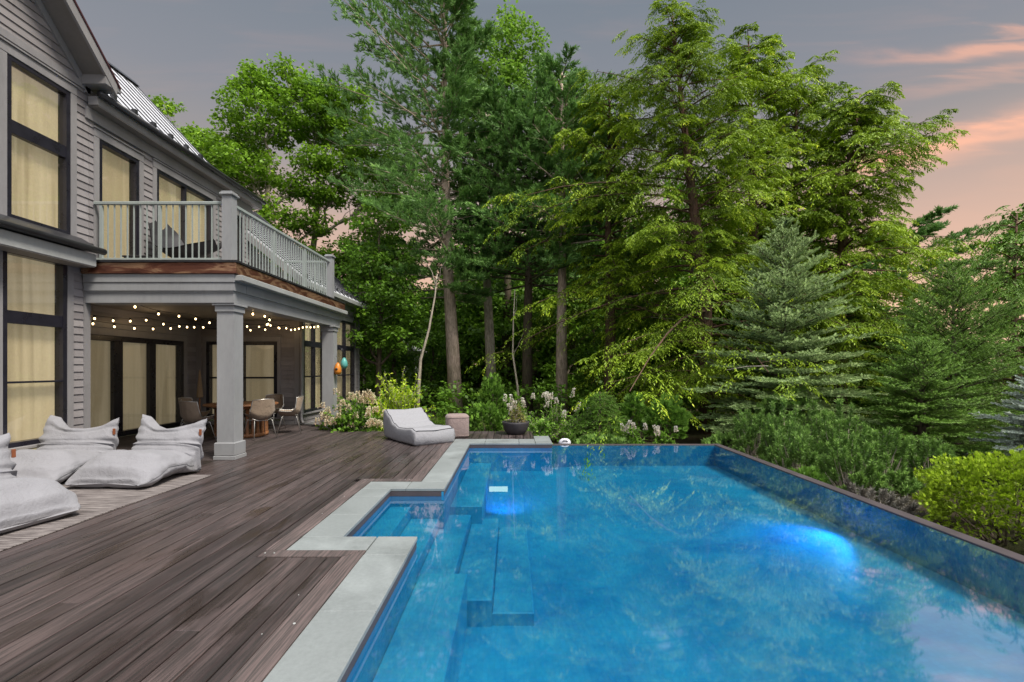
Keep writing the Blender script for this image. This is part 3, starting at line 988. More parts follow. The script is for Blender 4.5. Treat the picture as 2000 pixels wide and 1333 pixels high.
# ---- porch recess: sliding doors at x=-8.95, back wall y=13.7
W2 = Plane(-8.95, '+x')
clap_wall(W2, 8.44, 13.70, 0.0, 2.93, [(9.7, 13.32, 0, 2.47)])
window(W2, 9.90, 13.15, .03, 2.315, vbars=((10.99, .24), (12.04, .20)), fw=.12, casing=.14, head=.16, sill=False, shade='shade_porch', name="sliding_door")
W3 = Plane(13.7, '-y')
clap_wall(W3, -8.95, -6.0, 0.0, 2.93, [(-8.75, -7.86, .1, 2.49), (-7.80, -6.56, .1, 2.49)])
window(W3, -8.65, -8.02, .20, 2.345, hbars=((1.32, .05),), fw=.09, casing=.10, head=.14, shade='shade_porch')
window(W3, -7.70, -6.64, .20, 2.345, hbars=((1.32, .05),), fw=.10, casing=.10, head=.14, shade='shade_porch')
t = MB()
W3.box(t, -6.15, -6.002, .0, 2.93, -.02, .034, bev=.004); W3.box(t, -8.95, -6.16, .0, .10, 0, .03)
W3.box(t, -8.93, -8.80, .1, 2.93, -.02, .032, bev=.004)
W2.box(t, 8.5, 13.6, 2.50, 2.62, .0, .034, bev=.004)
hb(t, "porch_trim", M['trim'])

# ---- far wing
W4 = Plane(-6.0, '+x')
OPW = [(13.88, 15.50, .30, 3.28), (16.35, 18.37, .30, 3.28)]
clap_wall(W4, 13.72, 18.95, -.3, 3.95, [exp(o) for o in OPW])
window(W4, *OPW[0], vbars=((14.67, .12),), hbars=((2.31, .17), (1.34, .04)), fw=.08, label="four by three pane window left of the far column")
window(W4, *OPW[1], vbars=((17.37, .12),), hbars=((2.31, .17), (1.34, .04)), fw=.08, label="far window of the end wing")
t = MB(); W4.box(t, 13.68, 13.80, -.3, 3.9, -.02, .034, bev=.004); W4.box(t, 18.84, 18.96, -.3, 3.9, -.02, .034, bev=.004)
W4.box(t, 13.7, 18.95, 3.62, 3.93, -.02, .042, bev=.004)
hb(t, "trim_board", M['trim'])
# gable end above the balcony
FS = .82
clap_wall(Plane(13.7, '-y'), -10.0, -6.02, 3.43, 7.0, [], ulim=lambda z: (-10, -6.0 - max(0, z - 3.95) / FS + .05))
t = MB()
x0, z0 = -5.64, 4.02; x1 = -10.2; z1 = z0 + (x0 - x1) * FS
t.prism([(x0, 13.45, z0), (x1, 13.45, z1), (x1, 13.45, z1 - .06), (x0, 13.45, z0 - .06)], (0, 5.75, 0))
hb(t, "wing_roof", M['roof'])
t = MB(); y = 13.5
while y < 19.15:
    t.prism([(x0, y, z0 + .001), (x1, y, z1 + .001), (x1, y, z1 + .045), (x0, y, z0 + .045)], (0, .02, 0)); y += .40
hb(t, "roof_seam", M['gutter'])
t = MB()
t.prism([(x0 - .02, 13.42, z0 - .062), (x1, 13.42, z1 - .062), (x1, 13.42, z1 - .26), (x0 - .02, 13.42, z0 - .26)], (0, .05, 0))
hb(t, "rake_board", M['trim']); t = MB()
t.prism([(x0 + .03, 19.201, z0 + .03), (x1, 19.201, z1 + .04), (x1, 19.201, z1 - .2), (x0 + .03, 19.201, z0 - .2)], (0, .04, 0))
hb(t, "rake_board", M['trim'])
t = MB(); t.box(-5.70, -5.60, 13.4, 19.22, 3.86, 3.985, bev=.006); t.box(-5.96, -5.705, 13.7, 19.2, 3.855, 3.875)
hb(t, "fascia", M['trim_light'])
for i in range(12):
    t = MB(); yy_ = 13.7 + i * .47; t.box(-5.86, -5.80, yy_, yy_ + .06, 4.16, 4.25, bev=.01); hb(t, "snow_guard", M['gutter'])
# downspout
t = MB(); t.tube([(-5.93, 13.62, 2.9), (-5.93, 13.62, .22), (-5.90, 13.58, .12), (-5.80, 13.45, .06)], .04, 10); hb(t, "downspout", M['trim'])
t = MB(); t.box(-6.02, -5.9, 13.7, 18.9, -.3, .0); hb(t, "wing_base", M['trim'])


# ================================================================== STRING LIGHTS
def string_light(pts, nb, label, seed):
    r = random.Random(seed)
    root = empty("string_light", pts[0], label=label, cat="string lights", group="strings of round bulbs under the porch ceiling")
    P0 = Vector(pts[0])
    path = []
    for a, b in zip(pts[:-1], pts[1:]):
        a, b = Vector(a), Vector(b); L = (b - a).length
        for i in range(12):
            q = i / 12; p = a.lerp(b, q); p.z -= 4 * q * (1 - q) * .045 * L; path.append(p - P0)
    path.append(Vector(pts[-1]) - P0)
    w = MB(); w.tube(path, .006, 5); w.build("wire", M['dark'], root)
    ln = len(path) - 1
    for k in range(nb):
        f = (k + .5) / nb * ln; i = int(f); p = path[i].lerp(path[i + 1], f - i)
        b = MB(); b.lathe([(.004, 0), (.02, -.004), (.022, -.03), (.014, -.045), (.004, -.045)], p, 8)
        so_ = b.build("socket", M['dark'], root)
        b = MB(); b.lathe([(.003, -.043), (.010, -.047), (.017, -.060), (.018, -.072), (.012, -.084), (.003, -.092)], p, 10)
        b.build("bulb", M['bulb'], root)


string_light([(-8.9, 9.6, 2.78), (-8.7, 11.5, 2.80), (-8.3, 13.5, 2.84)], 9, "string of round bulbs along the sliding doors under the ceiling", 1)
string_light([(-8.9, 10.0, 2.62), (-8.0, 12.2, 2.72), (-6.3, 13.5, 2.80)], 12, "string of bulbs crossing from the doors to the back corner", 2)
string_light([(-7.1, 8.8, 2.88), (-7.3, 10.9, 2.84), (-7.4, 12.6, 2.84), (-6.9, 13.5, 2.82)], 9, "string of bulbs hung from the front beam into the porch middle", 3)
string_light([(-5.15, 8.9, 2.86), (-5.3, 10.6, 2.80), (-6.3, 12.4, 2.80), (-6.2, 13.5, 2.78)], 9, "string of bulbs starting behind the front column", 4)
string_light([(-6.2, 13.45, 2.72), (-5.7, 13.3, 2.80), (-5.2, 13.1, 2.80)], 8, "short string of bulbs beside the far column", 5)
for (x, y, e) in ((-8.3, 11.2, 3), (-6.6, 12.6, 3)):
    pl_ = bpy.data.lights.new("bulb_light", 'POINT'); pl_.energy = e; pl_.color = (1, .7, .4); pl_.shadow_soft_size = .4
    po = bpy.data.objects.new("bulb_light", pl_); scene.collection.objects.link(po); po.location = (x, y, 2.62)
# ================================================================== FURNITURE
def lerp_tab(tab, t):
    for (a, va), (b, vb) in zip(tab[:-1], tab[1:]):
        if t <= b:
            f = 0 if b == a else (t - a) / (b - a); f = f * f * (3 - 2 * f)
            return va + (vb - va) * f
    return tab[-1][1]


def bean_bag(name, seed, w=1.2, L=1.15, ears=1.0, hs=1.0):
    """pillow lounger: a loft along a spine that runs back and then up into a pinched, eared back.
       local: +x width, seat front at -y, back at +y"""
    r = random.Random(seed)
    NR, NS = 120, 72
    spine = [(0, (-.62 * L, .06)), (.28, (-.27 * L, .215)), (.50, (.10 * L, .185)), (.61, (.28 * L, .21)), (.72, (.37 * L, .38)), (1.0, (.46 * L, .70))]
    def sp(t):
        y = lerp_tab([(a, b[0]) for a, b in spine], t); z = lerp_tab([(a, b[1]) for a, b in spine], t); return y, z
    def catm(t):
        # smooth spine by averaging
        ys = zs = 0
        for k in (-.04, -.02, 0, .02, .04):
            y, z = sp(min(1, max(0, t + k))); ys += y; zs += z
        return Vector((0, ys / 5, zs / 5))
    thick = [(0, .03), (.04, .17), (.12, .37), (.30, .46), (.50, .37), (.61, .34), (.78, .33), (.93, .20), (1.0, .03)]
    wid = [(0, .86), (.08, 1.0), (.16, 1.06), (.35, 1.02), (.52, .98), (.62, .93), (.75, .92), (.9, .94), (1.0, 1.0)]
    V = []; T = []
    for i in range(NR + 1):
        t = i / NR
        c = catm(t); tg = (catm(min(1, t + .02)) - catm(max(0, t - .02))).normalized()
        n = Vector((0, -tg.z, tg.y))
        th = lerp_tab(thick, t) / 2; ww = lerp_tab(wid, t) * w / 2
        # quilted rows on the back
        q = 0
        if t > .60:
            g_ = ((t - .60) / .10) % 1.0; g_ = min(g_, 1 - g_)
            q = -.013 * math.exp(-(g_ / .13) ** 2) * (2.4 if t < .64 else 1.0)
        for k in range(NS):
            a = 2 * math.pi * k / NS
            ca, sa = math.cos(a), math.sin(a)
            sx = math.copysign(abs(ca) ** .64, ca); sz = math.copysign(abs(sa) ** .75, sa)
            edge = abs(sx)
            h = th * sz
            h *= (1 - .35 * edge ** 4)
            p = c + Vector((ww * sx, 0, 0)) + n * h
            # side seam
            if abs(sz) < .09: p.x *= .992
            # seat corners spread out, back corners stand up as ears
            if t < .2: p.y -= .05 * (edge ** 6) * (1 - t / .2); 
            if t > .80:
                e = (t - .80) / .2
                p += tg * (.15 * ears * e * (min(edge, .74) / .74) ** 2.2 * (1.2 if sx < 0 else .8)) - tg * .06 * e * (1 - edge ** 2)
                p.x *= 1 - .06 * e * edge ** 8
                p += n * (.05 * e * math.sin(sx * 5 + seed))
            p += n * q * (1 if sa > 0 or t > .7 else 0)
            nz_ = mnoise.noise((p.x * 2.6 + seed * 7, p.y * 2.6, p.z * 2.6)) * .045 + mnoise.noise((p.x * 6 + seed, p.y * 6, p.z * 9)) * .026 + mnoise.noise((p.x * 15 + seed, p.y * 12, p.z * 18)) * .007
            # gathered folds radiating from the crook of the back
            fold = math.exp(-((t - .76) / .10) ** 2) * edge ** 3 * .034 * math.sin(t * 95 + sx * 3 + seed)
            p += (p - c).normalized() * (nz_ + fold) if (p - c).length > 1e-4 else Vector((0, 0, 0))
            # weight: flat where it meets the rug
            if sz < .25 and .48 < t < .86:
                wq = math.sin((t - .48) / .38 * math.pi) ** .6 * min(1, (.25 - sz) / .5)
                p.z *= 1 - wq * (.95 if t < .70 else .95 * (1 - (t - .70) / .16)); p.y = min(p.y, .50 * L)
            p.z *= hs
            if p.z < .012: p.z = .012 + (p.z - .012) * .04
            V.append(p)
    F = []
    for i in range(NR):
        for k in range(NS):
            F.append((i * NS + k, i * NS + (k + 1) % NS, (i + 1) * NS + (k + 1) % NS, (i + 1) * NS + k))
    m = MB(); m.add(V, F, smooth=True)
    m.add([V[k] for k in range(NS)], [tuple(range(NS))[::-1]]); m.add([V[NR * NS + k] for k in range(NS)], [tuple(range(NS))])
    body = m
    # piping seam round the seat
    seam = MB()
    pts = []
    for side in (0, NS // 2):
        line = [V[i * NS + side] for i in range(2, int(NR * .62))]
        pts.append(line)
    ln = pts[1][::-1] + [V[2 * NS + (NS // 2 - k) % NS] if False else V[1 * NS + (NS // 2 + k) % NS] for k in range(4, NS // 2 - 3, 4)] + pts[0]
    for line in pts:
        seam.tube([p * 1.002 for p in line[::2]], .006, 5)
    # leather tag near the right ear
    tagm = MB()
    i = int(NR * .86); kk = NS - 3
    p = V[i * NS + 1]; q_ = V[i * NS + 4]
    tagm.box(p.x - .012, p.x + .022, p.y - .05, p.y - .035, p.z - .02, p.z + .075, bev=.003)
    return body, seam, tagm


def place_bag(loc, rz, label, seed, **k):
    root = empty("bean_bag", loc, rz, label, "bean bag", "pale grey bean bag loungers on the rug")
    b, s, t = bean_bag("bean_bag", seed, **k)
    b.build("cushion", M['bag'], root); s.build("seam", M['seam'], root); t.build("leather_tag", M['leather'], root)
    return root


place_bag((-5.30, 7.00, .012), R(-2), "grey bean bag nearest the front porch column, two pointed ears up", 1, w=1.10, L=1.10, hs=1.0)
place_bag((-6.68, 7.05, .012), R(4), "grey bean bag below the house window, behind the neighbouring bag's left corner", 2, w=1.14, L=1.12, hs=.99)
place_bag((-5.36, 4.88, .012), R(78), "grey bean bag at the left picture edge, seat turned to the pool", 3, w=1.04, L=.96, hs=1.04)

# rug
m = MB()
n = 60
vs = []
def edge(y): return -4.46 + .012 * math.sin(y * 3.1) + .015 * mnoise.noise((y * 2, 0, 0))
ys_ = [2.6 + (7.2 - 2.6) * i / n for i in range(n + 1)]
for y in ys_:
    e = edge(y)
    for x, z in ((-7.0, .007), (-5.6, .007), (e - .05, .008 + .004 * mnoise.noise((y * 5, 1, 0))), (e, .010 + .010 * max(0, mnoise.noise((y * 4, 3, 0)))), (e, .002), (-7.0, .002)):
        vs.append((x, y, z))
fs = [(i * 6 + k, i * 6 + (k + 1) % 6, (i + 1) * 6 + (k + 1) % 6, (i + 1) * 6 + k) for i in range(n) for k in range(6)]
fs += [tuple(range(6))[::-1], tuple(n * 6 + k for k in range(6))]
m.add(vs, fs)
tag(m.build("rug", M['rug']), "flat woven grey striped outdoor rug under the bean bags", "rug")


# ---- white lounge pouf with piping at the far end of the deck
def lounger():
    root = empty("lounge_chair", (-2.08, 10.70, 0), math.atan2(.618, .786), "white low outdoor lounge chair with dark piping at the far end of the deck", "lounge chair")
    # local: +x width (.95), front at -y, depth 1.53; the near corner of the photo is (-w/2,-d/2)
    # rotate so that local -y points to (.63,-.775)
    W_, D_ = .95, 1.50
    NR, NS = 40, 40
    prof = lambda s: lerp_tab([(0, .33), (.10, .37), (.3, .345), (.50, .33), (.66, .40), (.84, .57), (.95, .67), (1.0, .66)], s)
    V = []; top = []
    for i in range(NR + 1):
        s = i / NR; y = -D_ / 2 + D_ * s
        h = prof(s)
        for k in range(NS):
            a = 2 * math.pi * k / NS; ca, sa = math.cos(a), math.sin(a)
            sx = math.copysign(abs(ca) ** .22, ca); sz = math.copysign(abs(sa) ** .22, sa)
            bulge = 1 + .035 * (1 - abs(sz) ** 2)
            x = sx * W_ / 2 * bulge; z = h / 2 + sz * h / 2
            if sz > .5: z -= .030 * (1 - abs(sx) ** 2) * 1.2
            yy_ = y
            if i == 0: yy_ -= .0 ; 
            e = max(0, 1 - s / .06); e2 = max(0, (s - .95) / .05)
            ins = (e ** 2) * .03 + (e2 ** 2) * .035
            x *= 1 - ins; z = z * (1 - ins * 1.0) + h * ins * .3
            yy_ += -.05 * (1 - abs(sz) ** 2) * max(0, 1 - s / .12) + .04 * (1 - abs(sz) ** 2) * max(0, (s - .88) / .12)
            if s > .9 and sz > .3: z += .035 * (abs(sx) ** 5) * (s - .9) / .1
            nn = mnoise.noise((x * 3, yy_ * 3, z * 3 + 5)) * .014
            V.append(Vector((x * (1 + nn), yy_, max(.004, z + nn * .6))))
    m = MB()
    F = [(i * NS + k, i * NS + (k + 1) % NS, (i + 1) * NS + (k + 1) % NS, (i + 1) * NS + k) for i in range(NR) for k in range(NS)]
    F += [tuple(range(NS))[::-1], tuple(NR * NS + k for k in range(NS))]
    m.add(V, F, smooth=True)
    o = m.build("cushion", M['lounger'], root)
    # piping along the upper side edges and the front
    p = MB(); kl, kr = 0, 0
    kr = 5; kl = NS // 2 - 5
    l1 = [V[i * NS + kl] * 1.004 for i in range(0, NR + 1)]; l2 = [V[i * NS + kr] * 1.004 for i in range(0, NR + 1)]
    fr = [V[k] + Vector((0, -.004, .004)) for k in range(kr, kl + 1)]
    p.tube(l1, .007, 6); p.tube(l2, .007, 6); p.tube(fr, .007, 6)
    p.build("piping", M['piping'], root)


lounger()

# ---- taupe stool
root = empty("stool", (-1.27, 11.2, 0), R(12), "taupe woven square stool with rounded corners beside the white lounger", "stool")
m = MB(); m.lathe([(.20, .0), (.245, .012), (.262, .06), (.262, .45), (.250, .505), (.215, .525), (.10, .532), (.002, .533)], sides=48, power=4.5)
m.build("body", M['pouf'], root)
m = MB(); 
for z in (.055, .47):
    ring = []
    for k in range(41):
        a = 2 * math.pi * k / 40; cx, cy = math.cos(a), math.sin(a); q = (abs(cx) ** 4.5 + abs(cy) ** 4.5) ** (-1 / 4.5)
        ring.append((cx * q * .265, cy * q * .265, z))
    m.tube(ring, .006, 5, cap=False)
m.build("seam", M['pouf'], root)


# ---- porch dining set
def dining_chair():
    root = empty("dining_chair", (0, 0, 0), 0, "x", "chair", "woven chairs around the porch table")
    # shell: seat to back, faces -y (front), back at +y
    NU, NV = 18, 16
    V = []
    prof = [(-.24, .46), (-.20, .445), (-.08, .43), (.06, .43), (.16, .46), (.205, .54), (.23, .66), (.26, .80), (.28, .90)]
    def pf(t):
        f = t * (len(prof) - 1); i = min(int(f), len(prof) - 2); q = f - i
        return prof[i][0] + (prof[i + 1][0] - prof[i][0]) * q, prof[i][1] + (prof[i + 1][1] - prof[i][1]) * q
    for side in (0, 1):
        for i in range(NU + 1):
            t = i / NU; y, z = pf(t)
            wd = lerp_tab([(0, .46), (.35, .50), (.6, .56), (.8, .52), (1, .48)], t)
            for k in range(NV + 1):
                s = k / NV * 2 - 1
                cup = abs(s) ** 2.5
                yy_ = y - cup * (.02 + .12 * (t if t > .4 else 0)); zz = z + cup * (.12 if t < .55 else .12 * max(0, 1 - (t - .55) * 3.0))
                if t > .9: zz -= .02 * cup
                off = .0 if side == 0 else .012
                V.append((s * wd / 2, yy_ + off * (1 if t > .5 else 0), zz - off * (1 if t <= .5 else 0)))
    q = NV + 1; b = (NU + 1) * q; F = []
    for i in range(NU):
        for k in range(NV):
            a = i * q + k
            F.append((a, a + 1, a + q + 1, a + q)); F.append((b + a + q, b + a + q + 1, b + a + 1, b + a))
    m = MB(); m.add(V, F, smooth=True); m.build("seat_shell", M['mesh_fabric'], root)
    m = MB()
    loop = [V[i * q] for i in range(NU + 1)] + [V[NU * q + k] for k in range(1, q)] + [V[i * q + NV] for i in range(NU - 1, -1, -1)] + [V[k] for k in range(NV - 1, -1, -1)]
    m.tube(loop, .011, 6, cap=False)
    m.tube([(-.22, -.16, .44), (-.1, -.17, .405), (.1, -.17, .405), (.22, -.16, .44)], .009, 6)
    m.tube([(-.24, .12, .47), (-.1, .12, .415), (.1, .12, .415), (.24, .12, .47)], .009, 6)
    m.build("frame", M['chairmetal'], root)
    for sx in (-1, 1):
        for sy, fy in ((-1, -.17), (1, .12)):
            l = MB(); l.tube([(sx * .19, fy, .43), (sx * .20, fy + sy * .02, .40), (sx * .255, fy + sy * .12, .004)], [.011, .011, .009], 7)
            l.build("leg", M['chairmetal'], root)
    return root


proto = dining_chair()
spots = [(-6.78, 10.35, 200, "porch chair nearest the camera left of the front column, back to the viewer"),
         (-7.45, 11.30, 250, "porch chair half hidden behind the nearest left chair"),
         (-7.10, 12.30, 330, "left far porch chair facing the viewer behind the table"),
         (-5.70, 10.95, 125, "right hand porch chair with its legs nearest the front column"),
         (-5.42, 11.85, 105, "rightmost porch chair at the table's right end"),
         (-6.25, 12.55, 0, "far porch chair behind the table in front of the back window")]
for i, (x, y, a, lab) in enumerate(spots):
    o = proto if i == 0 else copy_tree(proto)
    # local +y is the chair's back
    o.location = (x, y, .0); o["label"] = lab
    cx, cy = -6.40, 11.45
    o.rotation_euler = (0, 0, math.atan2(y - cy, x - cx) - math.pi / 2)

root = empty("dining_table", (-6.40, 11.45, 0), 0, "round teak dining table with slatted drum base behind the front column", "table")
m = MB(); m.lathe([(.002, .715), (.74, .715), (.78, .722), (.785, .745), (.775, .762), (.002, .763)], sides=48)
m.build("tabletop", M['wood'], root)
m = MB()
for k in range(28):
    a = 2 * math.pi * k / 28; c_, s_ = math.cos(a), math.sin(a)
    ex, ey = .55, .50
    x, y = c_ * ex, s_ * ey
    tx, ty = -s_, c_
    w, d = .028, .018
    m.prism([(x - tx * w - c_ * d, y - ty * w - s_ * d, .08), (x + tx * w - c_ * d, y + ty * w - s_ * d, .08),
             (x + tx * w + c_ * d, y + ty * w + s_ * d, .08), (x - tx * w + c_ * d, y - ty * w + s_ * d, .08)], (0, 0, .58))
m.build("slat", M['wood'], root)
m = MB(); m.lathe([(.50, .0), (.58, .0), (.58, .085), (.50, .085)], sides=40, ey=.92); m.build("base_ring", M['wood'], root)
m = MB(); m.lathe([(.45, .655), (.60, .655), (.60, .712), (.45, .712)], sides=40, ey=.92); m.build("top_ring", M['wood'], root)

root = empty("candle", (-6.72, 11.15, .764), 0, "white pillar candle standing on the teak porch table", "candle")
m = MB(); m.lathe([(.04, 0), (.045, .004), (.045, .17), (.038, .178), (.012, .168), (.002, .168)], sides=20); m.build("wax", M['white'], root)
m = MB(); m.tube([(0, 0, .168), (.002, 0, .19)], .003, 5); m.build("wick", M['dark'], root)
root = empty("closed_parasol", (-8.62, 13.35, 0), 0, "tan furled parasol standing in the dark porch corner", "parasol")
m = MB(); m.lathe([(.002, 1.55), (.02, 1.52), (.05, 1.2), (.085, .82), (.075, .78), (.03, .78)], sides=12, power=1.7); m.build("canopy", m_fabric("tan_canvas", (.36, .26, .17)), root)
m = MB(); m.tube([(0, 0, .0), (0, 0, .8)], .018, 8); m.build("pole", M['wood'], root)
m = MB(); m.lathe([(.002, 0), (.18, 0), (.19, .02), (.16, .05), (.03, .06), (.03, .14), (.002, .14)], sides=20); m.build("base", M['dark'], root)
# dark heater/speaker in the ceiling corner
root = empty("outdoor_speaker", (-8.2, 13.2, 2.80), R(35), "black box speaker mounted under the porch ceiling corner", "speaker")
m = MB(); m.box(-.26, .26, -.12, .12, -.14, .10, bev=.02); m.build("cabinet", M['dark'], root)
m = MB(); m.box(-.03, .03, -.03, .03, .1, .13); m.build("bracket", M['dark'], root)

# ---- bird houses on the far column
root = empty("bird_house", (-4.66, 12.93, 1.62), 0, "orange gourd shaped bird house hung on the far column", "bird house", "bird houses on the far column")
m = MB(); m.lathe([(.002, -.20), (.07, -.19), (.095, -.12), (.09, -.02), (.06, .07), (.02, .12), (.002, .125)], sides=20); ob = m.build("gourd", m_paint("orange_glaze", (.62, .22, .03), .3, .2), root)
m = MB(); m.tube([(-.0, -.075, -.055), (.0, -.10, -.055)], .032, 14); m.build("entrance_hole", M['dark'], root)
m = MB(); m.tube([(0, 0, .12), (.01, .02, .24), (-.06, .03, .30)], .005, 6); m.build("hanger", M['gutter'], root)
root = empty("bird_house", (-4.54, 13.08, 1.78), 0, "teal bird house behind the orange one on the far column", "bird house", "bird houses on the far column")
m = MB(); m.lathe([(.002, -.20), (.06, -.19), (.095, -.11), (.08, 0), (.03, .09), (.002, .1)], sides=20); m.build("gourd", m_paint("teal_glaze", (.10, .36, .33), .35, .2), root)
m = MB(); m.tube([(0, 0, .09), (-.01, -.02, .3), (-.12, -.03, .38)], .006, 6); m.tube([(-.02, 0, .2), (-.07, -.04, .34)], .012, 5); m.build("hanger", M['gutter'], root)


# ---- balcony furniture
def egg_chair(loc, rz, label, s=1.0):
    root = empty("balcony_chair", loc, rz, label, "lounge chair", "dark moulded chairs on the balcony")
    V = []; NU, NV = 22, 12
    prof = [(-.62, .42), (-.40, .36), (-.15, .30), (.10, .27), (.28, .32), (.40, .48), (.50, .68), (.53, .80)]
    for side in (0, 1):
        for i in range(NU + 1):
            f = i / NU * (len(prof) - 1); j = min(int(f), len(prof) - 2); q = f - j
            y = prof[j][0] + (prof[j + 1][0] - prof[j][0]) * q; z = prof[j][1] + (prof[j + 1][1] - prof[j][1]) * q
            wd = lerp_tab([(0, .16), (.3, .5), (.6, .66), (.85, .5), (1, .2)], i / NU) * s
            for k in range(NV + 1):
                u_ = k / NV * 2 - 1
                V.append((u_ * wd / 2, y * s - .03 * side, (z + .13 * u_ * u_) * s - .025 * side))
    q = NV + 1; b = (NU + 1) * q; F = []
    for i in range(NU):
        for k in range(NV):
            a = i * q + k; F.append((a, a + 1, a + q + 1, a + q)); F.append((b + a + q, b + a + q + 1, b + a + 1, b + a))
    m = MB(); m.add(V, F, smooth=True); m.build("shell", M['dark'], root)
    m = MB(); m.lathe([(.002, 0), (.24, 0), (.25, .02), (.04, .05), (.035, .27), (.12, .30), (.002, .30)], sides=20); m.build("base", M['gutter'], root)
    return root


egg_chair((-6.55, 9.75, 3.435), R(75), "dark curved shell chair on the balcony behind the middle rail post", 1.25)
egg_chair((-6.55, 11.55, 3.435), R(-20), "second dark shell chair seen edge on near the balcony door", .95)
root = empty("balcony_cushion", (-6.0, 9.2, 3.435), 0, "pale round floor cushion on the balcony in front of the chair", "cushion")
m = MB(); m.lathe([(.002, .0), (.20, .0), (.29, .05), (.30, .13), (.24, .20), (.10, .235), (.002, .24)], sides=28); m.build("cover", M['bag'], root)
m = MB(); m.lathe([(.29, .09), (.306, .1), (.29, .11)], sides=28); m.build("seam", M['bag'], root)
root = empty("balcony_table", (-7.0, 9.25, 3.435), 0, "low black side table at the left end of the balcony", "table")
m = MB(); m.box(-.22, .22, -.3, .3, .22, .25, bev=.006); m.build("tabletop", M['dark'], root)
for sx in (-1, 1):
    for sy in (-1, 1):
        l = MB(); l.box(sx * .19 - .012, sx * .19 + .012, sy * .27 - .012, sy * .27 + .012, 0, .219); l.build("leg", M['dark'], root)

# ---- planter bowl
root = empty("planter_bowl", (.09, 11.72, 0), 0, "dark grey planter bowl at the far end of the pool deck", "planter")
m = MB(); m.lathe([(.002, .0), (.19, .0), (.22, .015), (.29, .12), (.325, .26), (.335, .30), (.318, .305), (.305, .27), (.29, .255), (.002, .25)], sides=40)
m.build("bowl", m_paint("charcoal_fibreclay", (.055, .05, .055), .6, .15, 5), root)
m = MB(); m.lathe([(.002, .262), (.15, .266), (.30, .258), (.30, .25), (.002, .25)], sides=24); m.build("soil", M['ground'], root)

# ---- pale domed pool float behind the far edge
root = empty("pool_speaker", (1.20, 11.0, -.235), 0, "small white domed gadget just beyond the pool's far edge", "pool gadget")
m = MB(); m.box(-.14, .14, -.08, .08, .0, .09, bev=.01); m.lathe([(.14, .09), (.14, .14), (.12, .19), (.07, .225), (.002, .235)], ey=.6, sides=28); m.build("body", M['white'], root)
m = MB(); m.tube([(-.06, -.08, .175), (-.03, -.08, .19), (.03, -.08, .19), (.06, -.08, .175)], .010, 8); m.build("handle_slot", M['dark'], root)
# ================================================================== VEGETATION
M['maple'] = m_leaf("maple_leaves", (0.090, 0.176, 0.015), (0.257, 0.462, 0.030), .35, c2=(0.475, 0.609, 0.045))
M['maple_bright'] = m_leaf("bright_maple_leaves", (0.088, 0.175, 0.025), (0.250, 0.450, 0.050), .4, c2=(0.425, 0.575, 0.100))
M['dark_leaf'] = m_leaf("understorey_leaves", (0.048, 0.108, 0.013), (0.182, 0.360, 0.029), .3, c2=(0.416, 0.648, 0.048))
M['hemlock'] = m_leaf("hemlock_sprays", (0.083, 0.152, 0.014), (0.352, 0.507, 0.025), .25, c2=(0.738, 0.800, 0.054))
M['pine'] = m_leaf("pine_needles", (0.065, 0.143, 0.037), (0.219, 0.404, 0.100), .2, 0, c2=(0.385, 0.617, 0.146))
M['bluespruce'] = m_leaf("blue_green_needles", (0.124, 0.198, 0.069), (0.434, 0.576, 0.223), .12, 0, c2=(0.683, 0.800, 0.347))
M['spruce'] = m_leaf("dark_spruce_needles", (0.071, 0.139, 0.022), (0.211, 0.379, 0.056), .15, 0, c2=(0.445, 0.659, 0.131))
M['silver'] = m_leaf("silver_blue_needles", (0.262, 0.314, 0.261), (0.636, 0.710, 0.619), .1, 0, c2=(0.800, 0.800, 0.800))
M['mugo'] = m_leaf("mugo_pine_needles", (0.086, 0.169, 0.041), (0.269, 0.450, 0.092), .15, 0, c2=(0.538, 0.765, 0.206))
M['mugo_old'] = m_leaf("old_grey_needles", (.13, .11, .09), (.30, .29, .25), .1, 0, c2=(.42, .42, .38))
M['gold'] = m_leaf("golden_green_sprays", (0.149, 0.212, 0.018), (0.490, 0.695, 0.036), .3, c2=(0.800, 0.800, 0.072))
M['arbor'] = m_leaf("arborvitae_sprays", (0.070, 0.154, 0.021), (0.224, 0.420, 0.056), .3, c2=(0.392, 0.588, 0.084))
M['chartreuse'] = m_leaf("chartreuse_leaves", (0.208, 0.312, 0.012), (0.520, 0.702, 0.036), .4, c2=(0.754, 0.800, 0.072))
M['shrub'] = m_leaf("shrub_leaves", (0.056, 0.126, 0.017), (0.196, 0.378, 0.042), .35, c2=(0.336, 0.532, 0.070))
M['petal'] = m_leaf("cream_pink_petals", (.62, .42, .30), (.74, .66, .46), .3, 0, c2=(.78, .76, .60))
M['petal_white'] = m_leaf("white_pink_petals", (.60, .50, .42), (.72, .68, .60), .3, 0, c2=(.8, .78, .74))
M['straw'] = m_leaf("dry_stems", (.28, .18, .06), (.20, .28, .04), .3, 0)
M['bark_pine'] = m_bark("pine_bark", (.60, .46, .38))
M['bark_dark'] = m_bark("dark_bark", (.13, .10, .075))
M['bark_red'] = m_bark("hemlock_bark", (.17, .10, .075))
M['bark_pale'] = m_bark("pale_bark", (.56, .48, .39))
M['twig'] = m_bark("grey_twigs", (.38, .34, .30))


def unit(a): return a / np.maximum(np.linalg.norm(a, axis=-1, keepdims=True), 1e-9)


